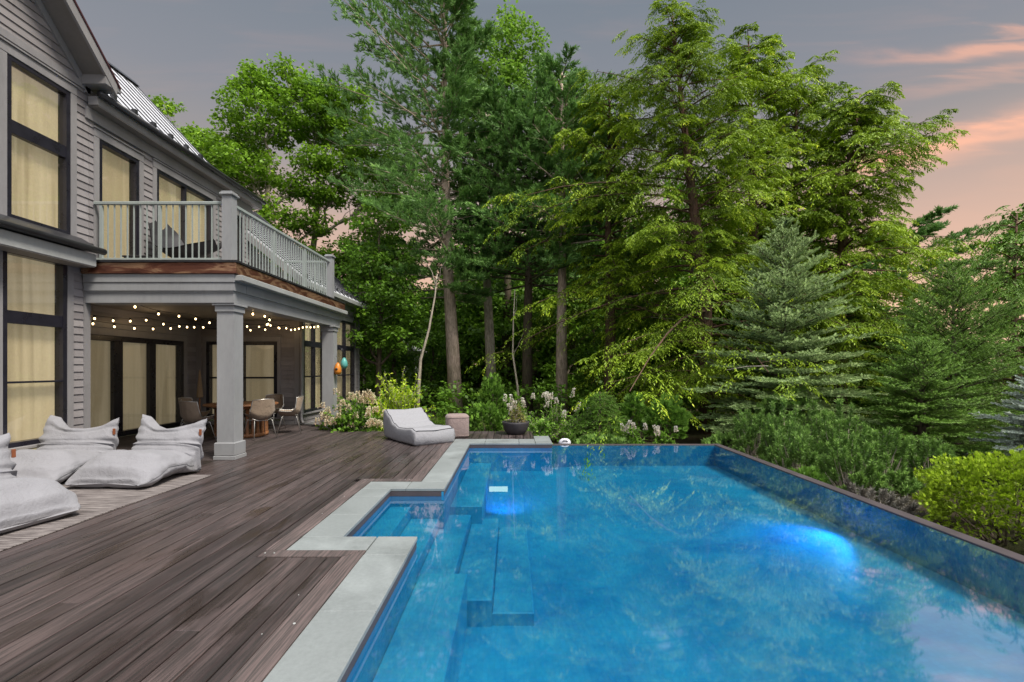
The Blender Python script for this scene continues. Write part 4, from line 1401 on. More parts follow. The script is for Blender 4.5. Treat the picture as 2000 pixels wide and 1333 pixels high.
def leaves(P, A, N, L, W, rg=None, fold=.0):
    """diamond leaf quads: P base, A axis, N normal-ish"""
    S = unit(np.cross(A, N)); L = np.asarray(L)[..., None]; W = np.asarray(W)[..., None]
    v0 = P; v2 = P + A * L; mid = P + A * L * .45
    v1 = mid + S * W * .5; v3 = mid - S * W * .5
    if fold: 
        up = unit(np.cross(S, A)) * W * fold
        v1 = v1 + up; v3 = v3 + up
    return np.stack([v0, v1, v2, v3], -2).reshape(-1, 3)


def quads_obj(name, V, tint, mat, parent):
    n = len(V) // 4
    return np_mesh(name, V, np.arange(n * 4).reshape(n, 4), mat, parent, np.repeat(tint, 4))


def rdir(rg, n):
    return unit(rg.normal(size=(n, 3)))


def tree_root(name, loc, label, cat, group=None, rz=0.0, s=1.0):
    o = empty(name, loc, rz, label, cat, group); o.scale = (s, s, s); return o


def curve_pts(a, b, sag, n=6, rg=None, wob=0.0):
    a, b = Vector(a), Vector(b); out = []
    L = (b - a).length
    for i in range(n + 1):
        t = i / n; p = a.lerp(b, t); p.z += sag * 4 * t * (1 - t)
        if rg is not None and 0 < i < n: p += Vector(rg.normal(size=3)) * wob * L
        out.append(p)
    return out


def puff(rg, centers, rad, n, leaf, flat=.55, droop=.35):
    """leaf clumps around centres. rad array. layered, leaves facing up and outwards"""
    C = np.repeat(centers, n, 0); Rr = np.repeat(rad, n)
    d = rdir(rg, len(C)); rr = rg.random(len(C)) ** .45
    off = d * (Rr * rr)[:, None]; off[:, 2] *= flat
    # quantise heights a little so the clump reads as layers
    P = C + off
    A = unit(d * np.array([1, 1, .35]) + rg.normal(size=P.shape) * .45 + np.array([0, 0, -droop]))
    N = unit(np.array([0, 0, 1.0]) + rg.normal(size=P.shape) * .55 + d * .3)
    L = leaf * rg.uniform(.65, 1.25, len(P)); W = L * rg.uniform(.55, .85, len(P))
    ct = np.repeat(rg.uniform(0, .45, len(centers)), n)
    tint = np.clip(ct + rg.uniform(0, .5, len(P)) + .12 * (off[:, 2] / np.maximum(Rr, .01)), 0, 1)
    return leaves(P, A, N, L, W, fold=.12), tint


def broadleaf(name, root, rg, trunk, lobes, leafmat, barkmat, leaf=.16, per=70, clus=.55, dens=1.0, trunk_r=.22, flat=.55, limbs=True):
    """trunk: list of points (local); lobes: (cx,cy,cz,rx,ry,rz)"""
    br = MB()
    tr = [trunk_r * (1 - .7 * i / (len(trunk) - 1)) for i in range(len(trunk))]; tr[0] *= 1.25
    br.tube(trunk, tr, 10)
    T = [Vector(p) for p in trunk]
    allc = []; allr = []
    for (cx, cy, cz, rx, ry, rz) in lobes:
        vol = rx * ry * rz
        n = max(5, int(dens * 9 * (rx * ry + ry * rz + rx * rz) / 3 / (clus ** 2) * .5))
        d = rdir(rg, n); rr = rg.uniform(.25, 1.0, n) ** .6
        c = np.array([cx, cy, cz]) + d * rr[:, None] * np.array([rx, ry, rz])
        c[:, 2] -= .15 * rz * (np.hypot(d[:, 0], d[:, 1]) ** 2)
        rad = clus * rg.uniform(.6, 1.25, n)
        allc.append(c); allr.append(rad)
        if limbs:
            # limb from the trunk to the lobe
            zs = cz - rz * 1.2 - math.hypot(cx - T[-1].x, cy - T[-1].y) * .5
            best = min(range(len(T)), key=lambda i: abs(T[i].z - zs)); best = max(1, best) if len(T) > 2 else best
            a = T[best]; r0 = tr[best] * .55
            P = curve_pts(a, (cx, cy, cz - rz * .2), -.06 * (Vector((cx, cy, cz)) - a).length, 7, rg, .02)
            br.tube(P, [r0 * (1 - .75 * i / 7) + .008 for i in range(8)], 7)
            for q in range(n):
                if q % 2: continue
                k = 3 + int(rg.random() * 4)
                Q = curve_pts(P[min(k, 7)], c[q], -.04, 4, rg, .04)
                br.tube(Q, [r0 * .28, r0 * .22, r0 * .15, r0 * .1, .006], 4, cap=False)
    C = np.concatenate(allc); Rd = np.concatenate(allr)
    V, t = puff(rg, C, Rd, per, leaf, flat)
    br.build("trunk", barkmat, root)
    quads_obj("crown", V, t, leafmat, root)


def lobes_in(rg, c, r, n, size):
    out = []
    for i in range(n):
        d = rdir(rg, 1)[0]; k = rg.uniform(.35, .8)
        s = size * rg.uniform(.7, 1.2)
        out.append((c[0] + d[0] * k * r[0], c[1] + d[1] * k * r[1], c[2] + d[2] * k * r[2], s, s, s * .8))
    return out


# ---------- conifers
def branches(rg, H, z0, n, length, rise, droop, jitter=.12, trunk=None, whorl=None, az=None):
    """returns base (n,3), dir (n,3) horizontal, L, arrays"""
    if whorl:
        nz = max(1, n // whorl)
        z = np.repeat(np.linspace(z0, H * .985, nz), whorl); z = z + rg.normal(size=len(z)) * .03
        phi = np.tile(np.arange(whorl) * 2 * math.pi / whorl, nz) + np.repeat(rg.uniform(0, 6.3, nz), whorl) + rg.normal(size=len(z)) * .15
    else:
        z = z0 + (H * .985 - z0) * (np.arange(n) + rg.random(n)) / n
        phi = np.arange(n) * 2.39996 + rg.normal(size=n) * .3
    z = np.minimum(z, H * .99)
    f = (z - z0) / (H - z0)
    L = length(f) * (1 + rg.normal(size=len(z)) * jitter)
    L = np.maximum(L, .08)
    d = np.stack([np.cos(phi), np.sin(phi), np.zeros_like(phi)], 1)
    base = np.zeros((len(z), 3)); base[:, 2] = z
    if trunk is not None:
        tz = [p[2] for p in trunk]
        base[:, 0] = np.interp(z, tz, [p[0] for p in trunk]); base[:, 1] = np.interp(z, tz, [p[1] for p in trunk])
    return base, d, L, f, rise(f), droop(f)


def bpoint(base, d, L, rise, droop, t):
    """t (...,) broadcast; point on arched branch"""
    p = base + d * (L * t)[..., None]
    z = L * (rise * t - droop * t * t)
    p = p.copy(); p[..., 2] += z
    return p


def branch_tubes(mb, base, d, L, rise, droop, r=.03, sides=5, upto=.92, every=1):
    for i in range(0, len(L), every):
        pts = []
        for k in range(6):
            t = upto * k / 5
            p = base[i] + d[i] * L[i] * t; pts.append((p[0], p[1], p[2] + L[i] * (rise[i] * t - droop[i] * t * t)))
        rr = r * (.4 + .6 * L[i] / max(L))
        mb.tube(pts, [rr * (1 - .85 * k / 5) + .003 for k in range(6)], sides, cap=False)


def hemlock(root, seed, H, Rad, n=120, z0=.8, K=12, Mt=9, leafmat='hemlock', asym=None, trunk=None, twig=.10, prof=None, tr=.26, S=12, fan=1.0):
    """primary boughs > secondary drooping fans > side twigs > flat needle sprays"""
    rg = np.random.default_rng(seed)
    prof = prof or (lambda f: Rad * np.clip((1 - f) ** .47, .05, 1) * (.80 + .26 * np.sin(f * 21 + seed)))
    trunk = trunk or [(0, 0, -.5), (.05, .03, H * .3), (-.04, .05, H * .6), (.02, 0, H)]
    base, d, L, f, ri, dr = branches(rg, H, z0, n, prof, lambda f: .06 + .50 * f, lambda f: .22 + .16 * (1 - f), .30, trunk)
    if asym is not None: L = L * asym(d, f)
    ri = ri + rg.normal(size=len(ri)) * .13; dr = dr + rg.normal(size=len(ri)) * .06
    nb = len(L)
    # secondary fans
    ts = np.tile(np.linspace(.26, 1.0, S), (nb, 1)) + rg.normal(size=(nb, S)) * .03; ts = np.clip(ts, .12, 1)
    B = lambda a: np.repeat(a[:, None], S, 1)
    P = bpoint(B(base), B(d), B(L), B(ri), B(dr), ts)
    P = P + rg.normal(size=P.shape) * np.array([.06, .06, .10])
    pr = np.stack([-d[:, 1], d[:, 0], np.zeros(nb)], 1)
    ang = np.radians(rg.uniform(15, 75, (nb, S))) * np.where(np.arange(S) % 2 == 0, 1, -1)[None, :]; ang[:, -1] *= .15
    D2 = B(d) * np.cos(ang)[..., None] + B(pr) * np.sin(ang)[..., None]
    L2 = (B(L) * .30 * (1.15 - .75 * ts) + .34) * rg.uniform(.65, 1.3, (nb, S)) * fan
    bt = np.repeat(rg.uniform(-.15, .18, nb)[:, None], S, 1) + rg.uniform(-.12, .12, (nb, S)) + .12 * (ts - .5)
    keep = (rg.random((nb, S)) > .10) & (B(L) * ts > .2)
    P = P[keep]; D2 = unit(D2[keep]); L2 = L2[keep]; bt = bt[keep]; m = len(P)
    r2 = rg.uniform(-.05, .38, m); d2 = rg.uniform(.30, .75, m)
    # side twigs on each fan
    t = np.tile(np.linspace(.10, 1.0, K), (m, 1)) + rg.normal(size=(m, K)) * .02; t = np.clip(t, .03, 1)
    C = lambda a: np.repeat(a[:, None], K, 1)
    P0 = bpoint(C(P), C(D2), C(L2), C(r2), C(d2), t)
    pp2 = np.stack([-D2[:, 1], D2[:, 0], np.zeros(m)], 1)
    sd = np.where(np.arange(K) % 2 == 0, 1.0, -1.0)[None, :]
    a2 = np.radians(46 + rg.normal(size=(m, K)) * 12)
    dd = C(D2) * np.cos(a2)[..., None] + C(pp2) * (np.sin(a2) * sd)[..., None]
    dd[..., 2] += (C(r2) - 2 * C(d2) * t) * .8 - .18 + rg.normal(size=(m, K)) * .10
    dd = unit(dd)
    lb = C(L2) * .42 * (1 - .72 * t) * rg.uniform(.75, 1.25, (m, K)) + .05
    P0 = P0.reshape(-1, 3); dd = dd.reshape(-1, 3); lb = lb.ravel(); tt = t.ravel(); bb = C(bt).ravel(); N0 = len(P0)
    s = np.tile(np.linspace(.08, 1.0, Mt), (N0, 1)) + rg.normal(size=(N0, Mt)) * .03
    Q = P0[:, None] + dd[:, None] * (lb[:, None] * s)[..., None]
    Q[..., 2] -= lb[:, None] * s ** 2 * .28
    dv = np.repeat(dd[:, None], Mt, 1).copy(); dv[..., 2] -= .5 * s; dv = unit(dv)
    px_ = unit(np.cross(dv, np.array([0, 0, 1.0])))
    a3 = np.radians(40 + rg.normal(size=(N0, Mt)) * 15); s3 = np.where(np.arange(Mt) % 2 == 0, 1.0, -1.0)[None, :]
    A = dv * np.cos(a3)[..., None] + px_ * (np.sin(a3) * s3)[..., None] + rg.normal(size=dv.shape) * .14
    A[..., 2] -= .22; A = unit(A)
    N = unit(np.array([0, 0, 1.0]) + rg.normal(size=A.shape) * .45)
    Lf = twig * (1.15 - .40 * s) * rg.uniform(.7, 1.3, (N0, Mt))
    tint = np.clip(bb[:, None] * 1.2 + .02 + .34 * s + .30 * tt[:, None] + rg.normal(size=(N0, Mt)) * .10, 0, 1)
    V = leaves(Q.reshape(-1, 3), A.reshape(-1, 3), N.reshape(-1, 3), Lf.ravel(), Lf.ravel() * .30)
    br = MB()
    br.tube(trunk, [tr, tr * .75, tr * .45, .02], 10)
    branch_tubes(br, base, d, L, ri, dr, .05)
    for k in range(0, m, 4):
        br.tube([P[k], P[k] + D2[k] * L2[k] * .5 + np.array([0, 0, L2[k] * (r2[k] * .5 - d2[k] * .25)])], [.010, .004], 3, cap=False)
    br.build("trunk", M['bark_red'], root)
    tw = MB()
    for i in range(34):
        k = int(rg.integers(0, m)); p = P[k]; q = p + D2[k] * L2[k] * .9 + rg.normal(size=3) * .12; q[2] -= .15
        tw.tube([p, (p + q) / 2 + rg.normal(size=3) * .05, q], [.010, .007, .003], 4, cap=False)
        tw.tube([(p + q) / 2, (p + q) / 2 + rg.normal(size=3) * .14 - np.array([0, 0, .1])], [.006, .002], 4, cap=False)
    o = tw.build("dead_twigs", M['twig'], root); o["kind"] = "stuff"
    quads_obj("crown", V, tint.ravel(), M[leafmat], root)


def needle_tufts(rg, P, A, n, ln, wd, spread, tint0, fan=0):
    m = len(P)
    Pn = np.repeat(P, n, 0); An = np.repeat(A, n, 0)
    k = np.tile(np.arange(n) / n, m)
    D = unit(An + rdir(rg, m * n) * (spread * (.35 + .65 * rg.random(m * n)))[:, None])
    st = Pn + An * ((k - .6) * ln * .9)[:, None]
    N = rdir(rg, m * n)
    L = ln * rg.uniform(.7, 1.15, m * n)
    t = np.clip(np.repeat(tint0, n) + rg.normal(size=m * n) * .10, 0, 1)
    return leaves(st, D, N, L, np.full(m * n, wd)), t


def white_pine(root, seed, H, prof, n=50, z0=5, trunk=None, tr=.3, K=9, T=5, leafmat='pine', bark='bark_pine', needles=16, ln=.17, wd=.026, rise=None, droop=None, asym=None, az=None, jitter=.25, rb=.05):
    rg = np.random.default_rng(seed)
    trunk = trunk or [(0, 0, -.5), (.1, 0, H * .4), (0, .1, H * .75), (0, 0, H)]
    base, d, L, f, ri, dr = branches(rg, H, z0, n, prof, rise or (lambda f: .10 + .7 * f), droop or (lambda f: .06 + .05 * f), jitter, trunk)
    if asym is not None: L = L * asym(d, f)
    ri = ri + rg.normal(size=len(ri)) * .06
    nb = len(L); perp = np.stack([-d[:, 1], d[:, 0], np.zeros(nb)], 1)
    B = lambda a, k: np.repeat(a[:, None], k, 1)
    t = np.tile(np.linspace(.28, 1.0, K), (nb, 1)) + rg.normal(size=(nb, K)) * .03; t = np.clip(t, .15, 1)
    P0 = bpoint(B(base, K), B(d, K), B(L, K), B(ri, K), B(dr, K), t)
    sd = np.where(np.arange(K) % 2 == 0, 1.0, -1.0)[None, :]
    ang = np.radians(42 + rg.normal(size=(nb, K)) * 14)
    D = B(d, K) * np.cos(ang)[..., None] + B(perp, K) * (np.sin(ang) * sd)[..., None]
    D[..., 2] += .30 + rg.normal(size=(nb, K)) * .10; D = unit(D)
    lb = B(L, K) * .32 * (1.1 - .75 * t) + .18
    bt = B(rg.uniform(-.1, .2, nb), K)
    P0 = P0.reshape(-1, 3); D = D.reshape(-1, 3); lb = lb.ravel(); bt = bt.ravel()
    s = np.tile(np.linspace(.15, 1, T), (len(P0), 1))
    sdd = rg.normal(size=(len(P0), T, 3)) * .12 * lb[:, None, None]; sdd[..., 2] = np.abs(sdd[..., 2]) * .5
    Q = P0[:, None] + D[:, None] * (lb[:, None] * s)[..., None] + sdd
    A = unit(np.repeat(D[:, None], T, 1) + rg.normal(size=Q.shape) * .35 + np.array([0, 0, .28]))
    tint = (bt[:, None] + .25 + .3 * s + rg.normal(size=s.shape) * .08).ravel()
    V, tt = needle_tufts(rg, Q.reshape(-1, 3), A.reshape(-1, 3), needles, ln, wd, .85, tint)
    br = MB()
    zt = [p[2] for p in trunk]; m_ = len(trunk)
    br.tube(trunk, [tr * (1 - .88 * (i / (m_ - 1)) ** 1.1) for i in range(m_)], 12)
    branch_tubes(br, base, d, L, ri, dr, rb)
    for i in range(0, len(P0), 3):
        br.tube([P0[i], P0[i] + D[i] * lb[i] * .8], [.012, .005], 4, cap=False)
    br.build("trunk", M[bark], root)
    quads_obj("crown", V, tt, M[leafmat], root)


def spruce(root, seed, H, Rad, leafmat, n=150, whorl=7, K=12, sub=3, shoot=.15, needles=22, nl=.032, nw=.010, power=.85, rise=None, droop=None, lead=True, tr=.10, z0=.15, bark='bark_dark', jitter=.12, stub=False, asym=None):
    rg = np.random.default_rng(seed)
    trunk = [(0, 0, -.6), (0, 0, H * .5), (0, 0, H)]
    base, d, L, f, ri, dr = branches(rg, H, z0, n, lambda f: Rad * (1 - f) ** power + .05, rise or (lambda f: .10 + .9 * f ** 1.5), droop or (lambda f: .12 * (1 - f)), jitter, trunk, whorl)
    if asym is not None: L = L * asym(d, f)
    nb = len(L); perp = np.stack([-d[:, 1], d[:, 0], np.zeros(nb)], 1)
    Pl = []; Al = []; Ll = []; Tl = []
    for i in range(nb):
        li = L[i]; k = max(3, int(K * li / Rad * 1.3 + 2))
        ts = np.linspace(.22, 1.0, k)
        bt = rg.uniform(-.12, .12)
        for j, t in enumerate(ts):
            p = base[i] + d[i] * li * t; p = np.array([p[0], p[1], p[2] + li * (ri[i] * t - dr[i] * t * t)])
            sl = ri[i] - 2 * dr[i] * t
            for sgn in ((-1, 1) if t < .97 else (0,)):
                ang = math.radians(46 + rg.normal() * 8) * sgn
                dv = d[i] * math.cos(ang) + perp[i] * math.sin(ang); dv[2] += sl * .8 + .06 + rg.normal() * .06; dv = dv / np.linalg.norm(dv)
                lb = (li * .42 * (1 - .8 * t) + shoot) * rg.uniform(.75, 1.2)
                q = p.copy(); m = max(1, int(lb / (shoot * .8)))
                for w in range(m):
                    a = dv + rg.normal(size=3) * .08; a /= np.linalg.norm(a)
                    ls = shoot * rg.uniform(.8, 1.15)
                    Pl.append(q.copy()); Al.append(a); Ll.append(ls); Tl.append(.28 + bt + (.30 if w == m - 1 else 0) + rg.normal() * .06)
                    if w < m:
                        for s2 in (-1, 1):
                            if rg.random() < .62:
                                b = a * math.cos(.8) + np.cross(a, (0, 0, 1)) * math.sin(.8) * s2; b[2] += .08 + rg.normal() * .1; b /= np.linalg.norm(b)
                                Pl.append(q + a * ls * rg.uniform(.2, .8)); Al.append(b); Ll.append(ls * rg.uniform(.55, .95)); Tl.append(.42 + bt + rg.normal() * .08)
                    q = q + a * ls * .8
    if lead:
        Pl.append(np.array([0, 0, H * .97])); Al.append(np.array([0, 0, 1.0])); Ll.append(shoot * 2.4); Tl.append(.7)
        for k in range(6):
            a = unit(np.array([math.cos(k * 1.05), math.sin(k * 1.05), 1.2])); Pl.append(np.array([0, 0, H * .97])); Al.append(a); Ll.append(shoot * 1.5); Tl.append(.65)
    P = np.array(Pl); A = np.array(Al); Ls = np.array(Ll); T = np.array(Tl)
    m = len(P); nd = needles
    ph = np.tile(np.arange(nd) * 2.39996, m); pos = np.tile((np.arange(nd) + .5) / nd, m)
    Pn = np.repeat(P, nd, 0); An = np.repeat(A, nd, 0); Ln = np.repeat(Ls, nd)
    ref = np.where(np.abs(An[:, 2:3]) > .9, np.array([[1.0, 0, 0]]), np.array([[0, 0, 1.0]]))
    U = unit(np.cross(An, ref)); Wv = np.cross(An, U)
    rad = U * np.cos(ph)[:, None] + Wv * np.sin(ph)[:, None]
    D = unit(rad * .8 + An * .75)
    S = unit(np.cross(D, An)) 
    st = Pn + An * (Ln * pos)[:, None]
    L2 = nl * rg.uniform(.8, 1.15, m * nd) * (1 - .25 * pos)
    V = leaves(st, D, unit(np.cross(S, D)), L2, np.full(m * nd, nw))
    tt = np.clip(np.repeat(T, nd) + rg.normal(size=m * nd) * .08, 0, 1)
    br = MB(); br.tube(trunk, [tr, tr * .6, .008], 8)
    branch_tubes(br, base, d, L, ri, dr, tr * .22)
    for i in range(0, m):
        br.tube([P[i], P[i] + A[i] * Ls[i] * .95], [.006, .003], 3, cap=False, smooth=False) if i % 2 == 0 else None
    br.build("trunk", M[bark], root)
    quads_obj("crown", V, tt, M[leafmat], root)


# ---------- shrubs
def fan_shrub(root, seed, C, Rv, n, leafmat, fan=.13, per=9, up=.35, wd=.30, barkmat='bark_dark', core=True, lump=.12):
    """scale-leaved shrub: flat fans over a lumpy ellipsoid"""
    rg = np.random.default_rng(seed)
    d = rdir(rg, n); d = d[d[:, 2] > -.55]; n = len(d)
    lum = 1 + lump * np.sin(d[:, 0] * 9 + seed) * np.sin(d[:, 1] * 8 + 1) + lump * .6 * np.sin(d[:, 2] * 13 + d[:, 0] * 5)
    k = rg.uniform(.72, 1.02, n)
    P = np.array(C) + d * np.array(Rv) * (lum * k)[:, None]
    A0 = unit(d + np.array([0, 0, up]) + rg.normal(size=d.shape) * .35)
    tang = unit(np.cross(A0, rdir(rg, n)))
    Pn = np.repeat(P, per, 0); An = np.repeat(A0, per, 0); Tn = np.repeat(tang, per, 0)
    a = np.tile(np.linspace(-1, 1, per), n) * .95 + rg.normal(size=n * per) * .1
    D = unit(An * np.cos(a)[:, None] + Tn * np.sin(a)[:, None])
    L = fan * np.repeat(rg.uniform(.7, 1.3, n), per) * (1 - .35 * np.abs(a)) 
    N = unit(np.cross(D, Tn) + rg.normal(size=D.shape) * .3)
    V = leaves(Pn, D, N, L, L * wd)
    ct = np.repeat(np.clip((k - .72) * 1.6 + rg.uniform(-.1, .3, n), 0, 1), per)
    t = np.clip(ct + rg.normal(size=len(ct)) * .12, 0, 1)
    br = MB()
    for i in range(16):
        q = P[int(rg.integers(0, n))]; b = (C[0] + rg.normal() * .04, C[1] + rg.normal() * .04, C[2] - Rv[2] * .9 - .1)
        br.tube(curve_pts(b, q, .02, 4, rg, .04), [.018, .014, .01, .006, .003], 5, cap=False)
    br.build("stem", M[barkmat], root)
    quads_obj("foliage", V, t, M[leafmat], root)


def leafy_shrub(root, seed, shoots, leafmat, leaf=.09, stem='bark_pale', per=26, width=.5, curl=.3):
    """shoots: list of (base, tip, sag); leaves in pairs along them"""
    rg = np.random.default_rng(seed)
    br = MB(); Ps = []; As = []; Ts = []
    for (a, b, sag) in shoots:
        pts = curve_pts(a, b, sag, 6, rg, .03)
        br.tube(pts, [.009 * (1 - .8 * i / 6) + .001 for i in range(7)], 4, cap=False)
        ct = rg.uniform(-.15, .25)
        for k in range(per):
            f = (.15 + .85 * k / per) * 6; i = min(int(f), 5); p = np.array(pts[i].lerp(pts[i + 1], f - i))
            ax = np.array((pts[i + 1] - pts[i]).normalized())
            side = rdir(rg, 1)[0]; A = unit(ax * .5 + side * .8 + np.array([0, 0, -.05]))
            Ps.append(p); As.append(A); Ts.append(.35 + ct + .3 * k / per + rg.normal() * .12)
    P = np.array(Ps); A = np.array(As)
    N = unit(np.array([0, 0, 1.0]) + rg.normal(size=P.shape) * .4)
    L = leaf * rg.uniform(.6, 1.2, len(P))
    V = leaves(P, A, N, L, L * width, fold=.15)
    br.build("stem", M[stem], root)
    quads_obj("foliage", V, np.clip(np.array(Ts), 0, 1), M[leafmat], root)


def dome_shoots(rg, c, r, h, n, base_r=.15, jitter=.15):
    out = []
    for i in range(n):
        d = rdir(rg, 1)[0]; d[2] = abs(d[2]); k = rg.uniform(.6, 1.08)
        tip = (c[0] + d[0] * r[0] * k, c[1] + d[1] * r[1] * k, c[2] + d[2] * h * k)
        b = (c[0] + rg.normal() * base_r * r[0], c[1] + rg.normal() * base_r * r[1], c[2] + .0)
        # start part way so that leaves fill the outer shell
        f = rg.uniform(.0, .45)
        b2 = tuple(b[j] + (tip[j] - b[j]) * f for j in range(3))
        out.append((b2, tip, .05))
    return out


def panicles(root, seed, pts, h, r, mat, per=130, name="flower_panicle"):
    rg = np.random.default_rng(seed)
    for p in pts:
        k = rg.random(per); rr = r * (1 - .75 * k) * np.sqrt(rg.uniform(.4, 1, per)); a = rg.uniform(0, 6.3, per)
        tilt = rg.normal(size=3) * .18
        P = np.stack([rr * np.cos(a), rr * np.sin(a), k * h], 1) + np.array(p) + tilt * (k * h)[:, None]
        D = unit(np.stack([np.cos(a), np.sin(a), rg.uniform(-.3, .9, per)], 1))
        V = leaves(P, D, rdir(rg, per), np.full(per, .034) * rg.uniform(.7, 1.3, per), np.full(per, .032))
        quads_obj(name, V, np.clip(.3 + .6 * k + rg.normal(size=per) * .2, 0, 1), mat, root)


def X(px, Y): return (px - 1000) / 944.4 * Y


# ================================================================== PLANTING
rgm = np.random.default_rng(77)
# -- maples beyond the house
def maple2(base, label, seed, lobes, trunk, mat='maple', bark='bark_pale', name="maple_tree", group=None, **k):
    r = tree_root(name, base, label, "tree", group)
    lobes = [(a, b, c, d * 1.14, e * 1.14, f * 1.12) for a, b, c, d, e, f in lobes]
    broadleaf(name, r, np.random.default_rng(seed), trunk, lobes, M[mat], M[bark], **k)
    return r


maple2((X(520, 25), 25, -.3), "tall open maple with a pale forked trunk rising over the balcony", 3,
       [(-.4, 0, 14.9, 1.9, 1.8, 1.7), (-2.3, .4, 12.9, 1.6, 1.6, 1.3), (-.6, -.6, 12.1, 1.6, 1.5, 1.1), (-2.9, 0, 10.8, 1.3, 1.3, 1.0), (-.9, .4, 17.0, 1.0, 1.0, .9),
        (-3.3, .2, 8.8, 1.2, 1.2, .8), (.7, -.5, 9.6, 1.2, 1.2, .8), (-1.4, 0, 8.0, 1.3, 1.2, .8), (1.1, 0, 7.0, 1.1, 1.1, .8), (-2.5, 0, 6.4, 1.3, 1.2, .8), (.2, 0, 5.2, 1.5, 1.3, .9), (1.5, 0, 11.3, .8, .8, .6), (2.3, .2, 9.4, .9, .9, .6), (2.1, 0, 12.9, .9, .8, .7), (1.9, 0, 7.9, .9, .9, .6)],
       [(0, 0, 0), (.05, 0, 4), (-.1, 0, 7), (.0, 0, 10), (.2, 0, 13)], trunk_r=.30, per=56, clus=.52, leaf=.19, dens=1.35)
maple2((X(600, 26), 26, -.3), "spreading maple with many upswept limbs left of the tall pine", 4,
       [(.3, 0, 15.8, 1.7, 1.6, 1.5), (1.6, .3, 15.0, 1.4, 1.4, 1.2), (-.7, -.6, 17.0, 1.2, 1.2, 1.0), (2.2, 0, 12.9, 1.4, 1.4, 1.0), (3.6, 0, 11.3, 1.4, 1.3, .8),
        (3.4, .2, 9.0, 1.5, 1.4, .8), (.9, -.5, 11.4, 1.2, 1.2, .8), (1.8, .4, 8.0, 1.6, 1.4, .8), (3.5, 0, 6.6, 1.5, 1.4, .8), (.3, 0, 6.2, 1.4, 1.4, .8), (4.9, 0, 10.2, 1.1, 1.1, .7), (3.6, 0, 13.9, 1.2, 1.1, .9), (4.9, 0, 12.4, 1.1, 1.1, .8), (2.3, 0, 16.3, 1.0, 1.0, .8), (5.0, 0, 8.0, 1.2, 1.1, .8)],
       [(0, 0, 0), (.1, 0, 4), (.1, 0, 6.5), (.4, 0, 9), (.6, 0, 13)], trunk_r=.30, per=56, clus=.50, leaf=.19, dens=1.35)
maple2((X(350, 29), 29, 1.0), "smaller maple behind the metal roof ridge, far left", 5,
       [(-.5, 0, 15.4, 1.6, 1.5, 1.2), (-2.0, 0, 14.8, 1.3, 1.3, 1.1), (.9, 0, 13.4, 1.6, 1.5, 1.4), (1.3, 0, 11.0, 1.8, 1.6, 1.3), (-.8, 0, 12.8, 1.6, 1.5, 1.2), (2.6, 0, 9.2, 1.7, 1.6, 1.2)],
       [(0, 0, 0), (.2, 0, 5), (0, 0, 9), (0, 0, 14)], trunk_r=.3, per=60, clus=.6, leaf=.22, dens=1.2)
maple2((X(740, 19), 19, -.3), "dense darker maple right of the end wing", 6,
       [(.1, 0, 7.6, .9, .9, .8), (-.5, 0, 6.3, 1.1, 1.1, .8), (.6, 0, 6.1, 1.0, 1.0, .8), (-.9, 0, 4.9, 1.1, 1.1, .8), (.5, -.2, 4.6, 1.2, 1.1, .8), (-.4, -.4, 3.4, 1.1, 1.1, .7), (.9, 0, 3.3, 1.0, 1.0, .7), (-1.1, 0, 2.9, .8, .8, .6)],
       [(0, 0, 0), (.0, 0, 2), (.08, 0, 4), (0, 0, 7)], mat='dark_leaf', bark='bark_dark', trunk_r=.13, per=52, clus=.42, leaf=.15)
maple2((X(985, 27), 27, -.3), "bright green maple crown high between the tall pine and the hemlocks", 7,
       [(-1.2, 0, 19.3, 1.5, 1.4, 1.2), (.6, 0, 19.8, 1.5, 1.4, 1.2), (-1.9, 0, 17.2, 1.4, 1.3, 1.1), (.0, -.6, 17.3, 1.6, 1.4, 1.1), (1.9, 0, 17.6, 1.4, 1.3, 1.1), (-1.0, 0, 15.2, 1.6, 1.4, 1.0), (1.4, 0, 15.0, 1.6, 1.4, 1.1), (.2, 0, 20.9, .9, .9, .8), (2.6, 0, 14.0, 1.3, 1.2, .9)],
       [(0, 0, 0), (.2, 0, 6), (.1, 0, 10), (0, 0, 17)], mat='maple_bright', bark='bark_dark', trunk_r=.28, per=56, clus=.6, leaf=.21)
maple2((X(1120, 28), 28, -.3), "darker maple crown just left of the first hemlock top", 8,
       [(-.3, 0, 17.8, 1.3, 1.2, 1.0), (.9, 0, 16.6, 1.2, 1.2, 1.0), (-1.0, 0, 15.4, 1.4, 1.3, 1.1), (.6, 0, 14.0, 1.5, 1.4, 1.1), (-1.2, 0, 12.2, 1.5, 1.3, 1.0), (1.0, 0, 11.4, 1.4, 1.3, 1.0)],
       [(0, 0, 0), (.2, 0, 6), (.1, 0, 10), (0, 0, 16)], mat='maple', bark='bark_dark', trunk_r=.25, per=50, clus=.6, leaf=.20)

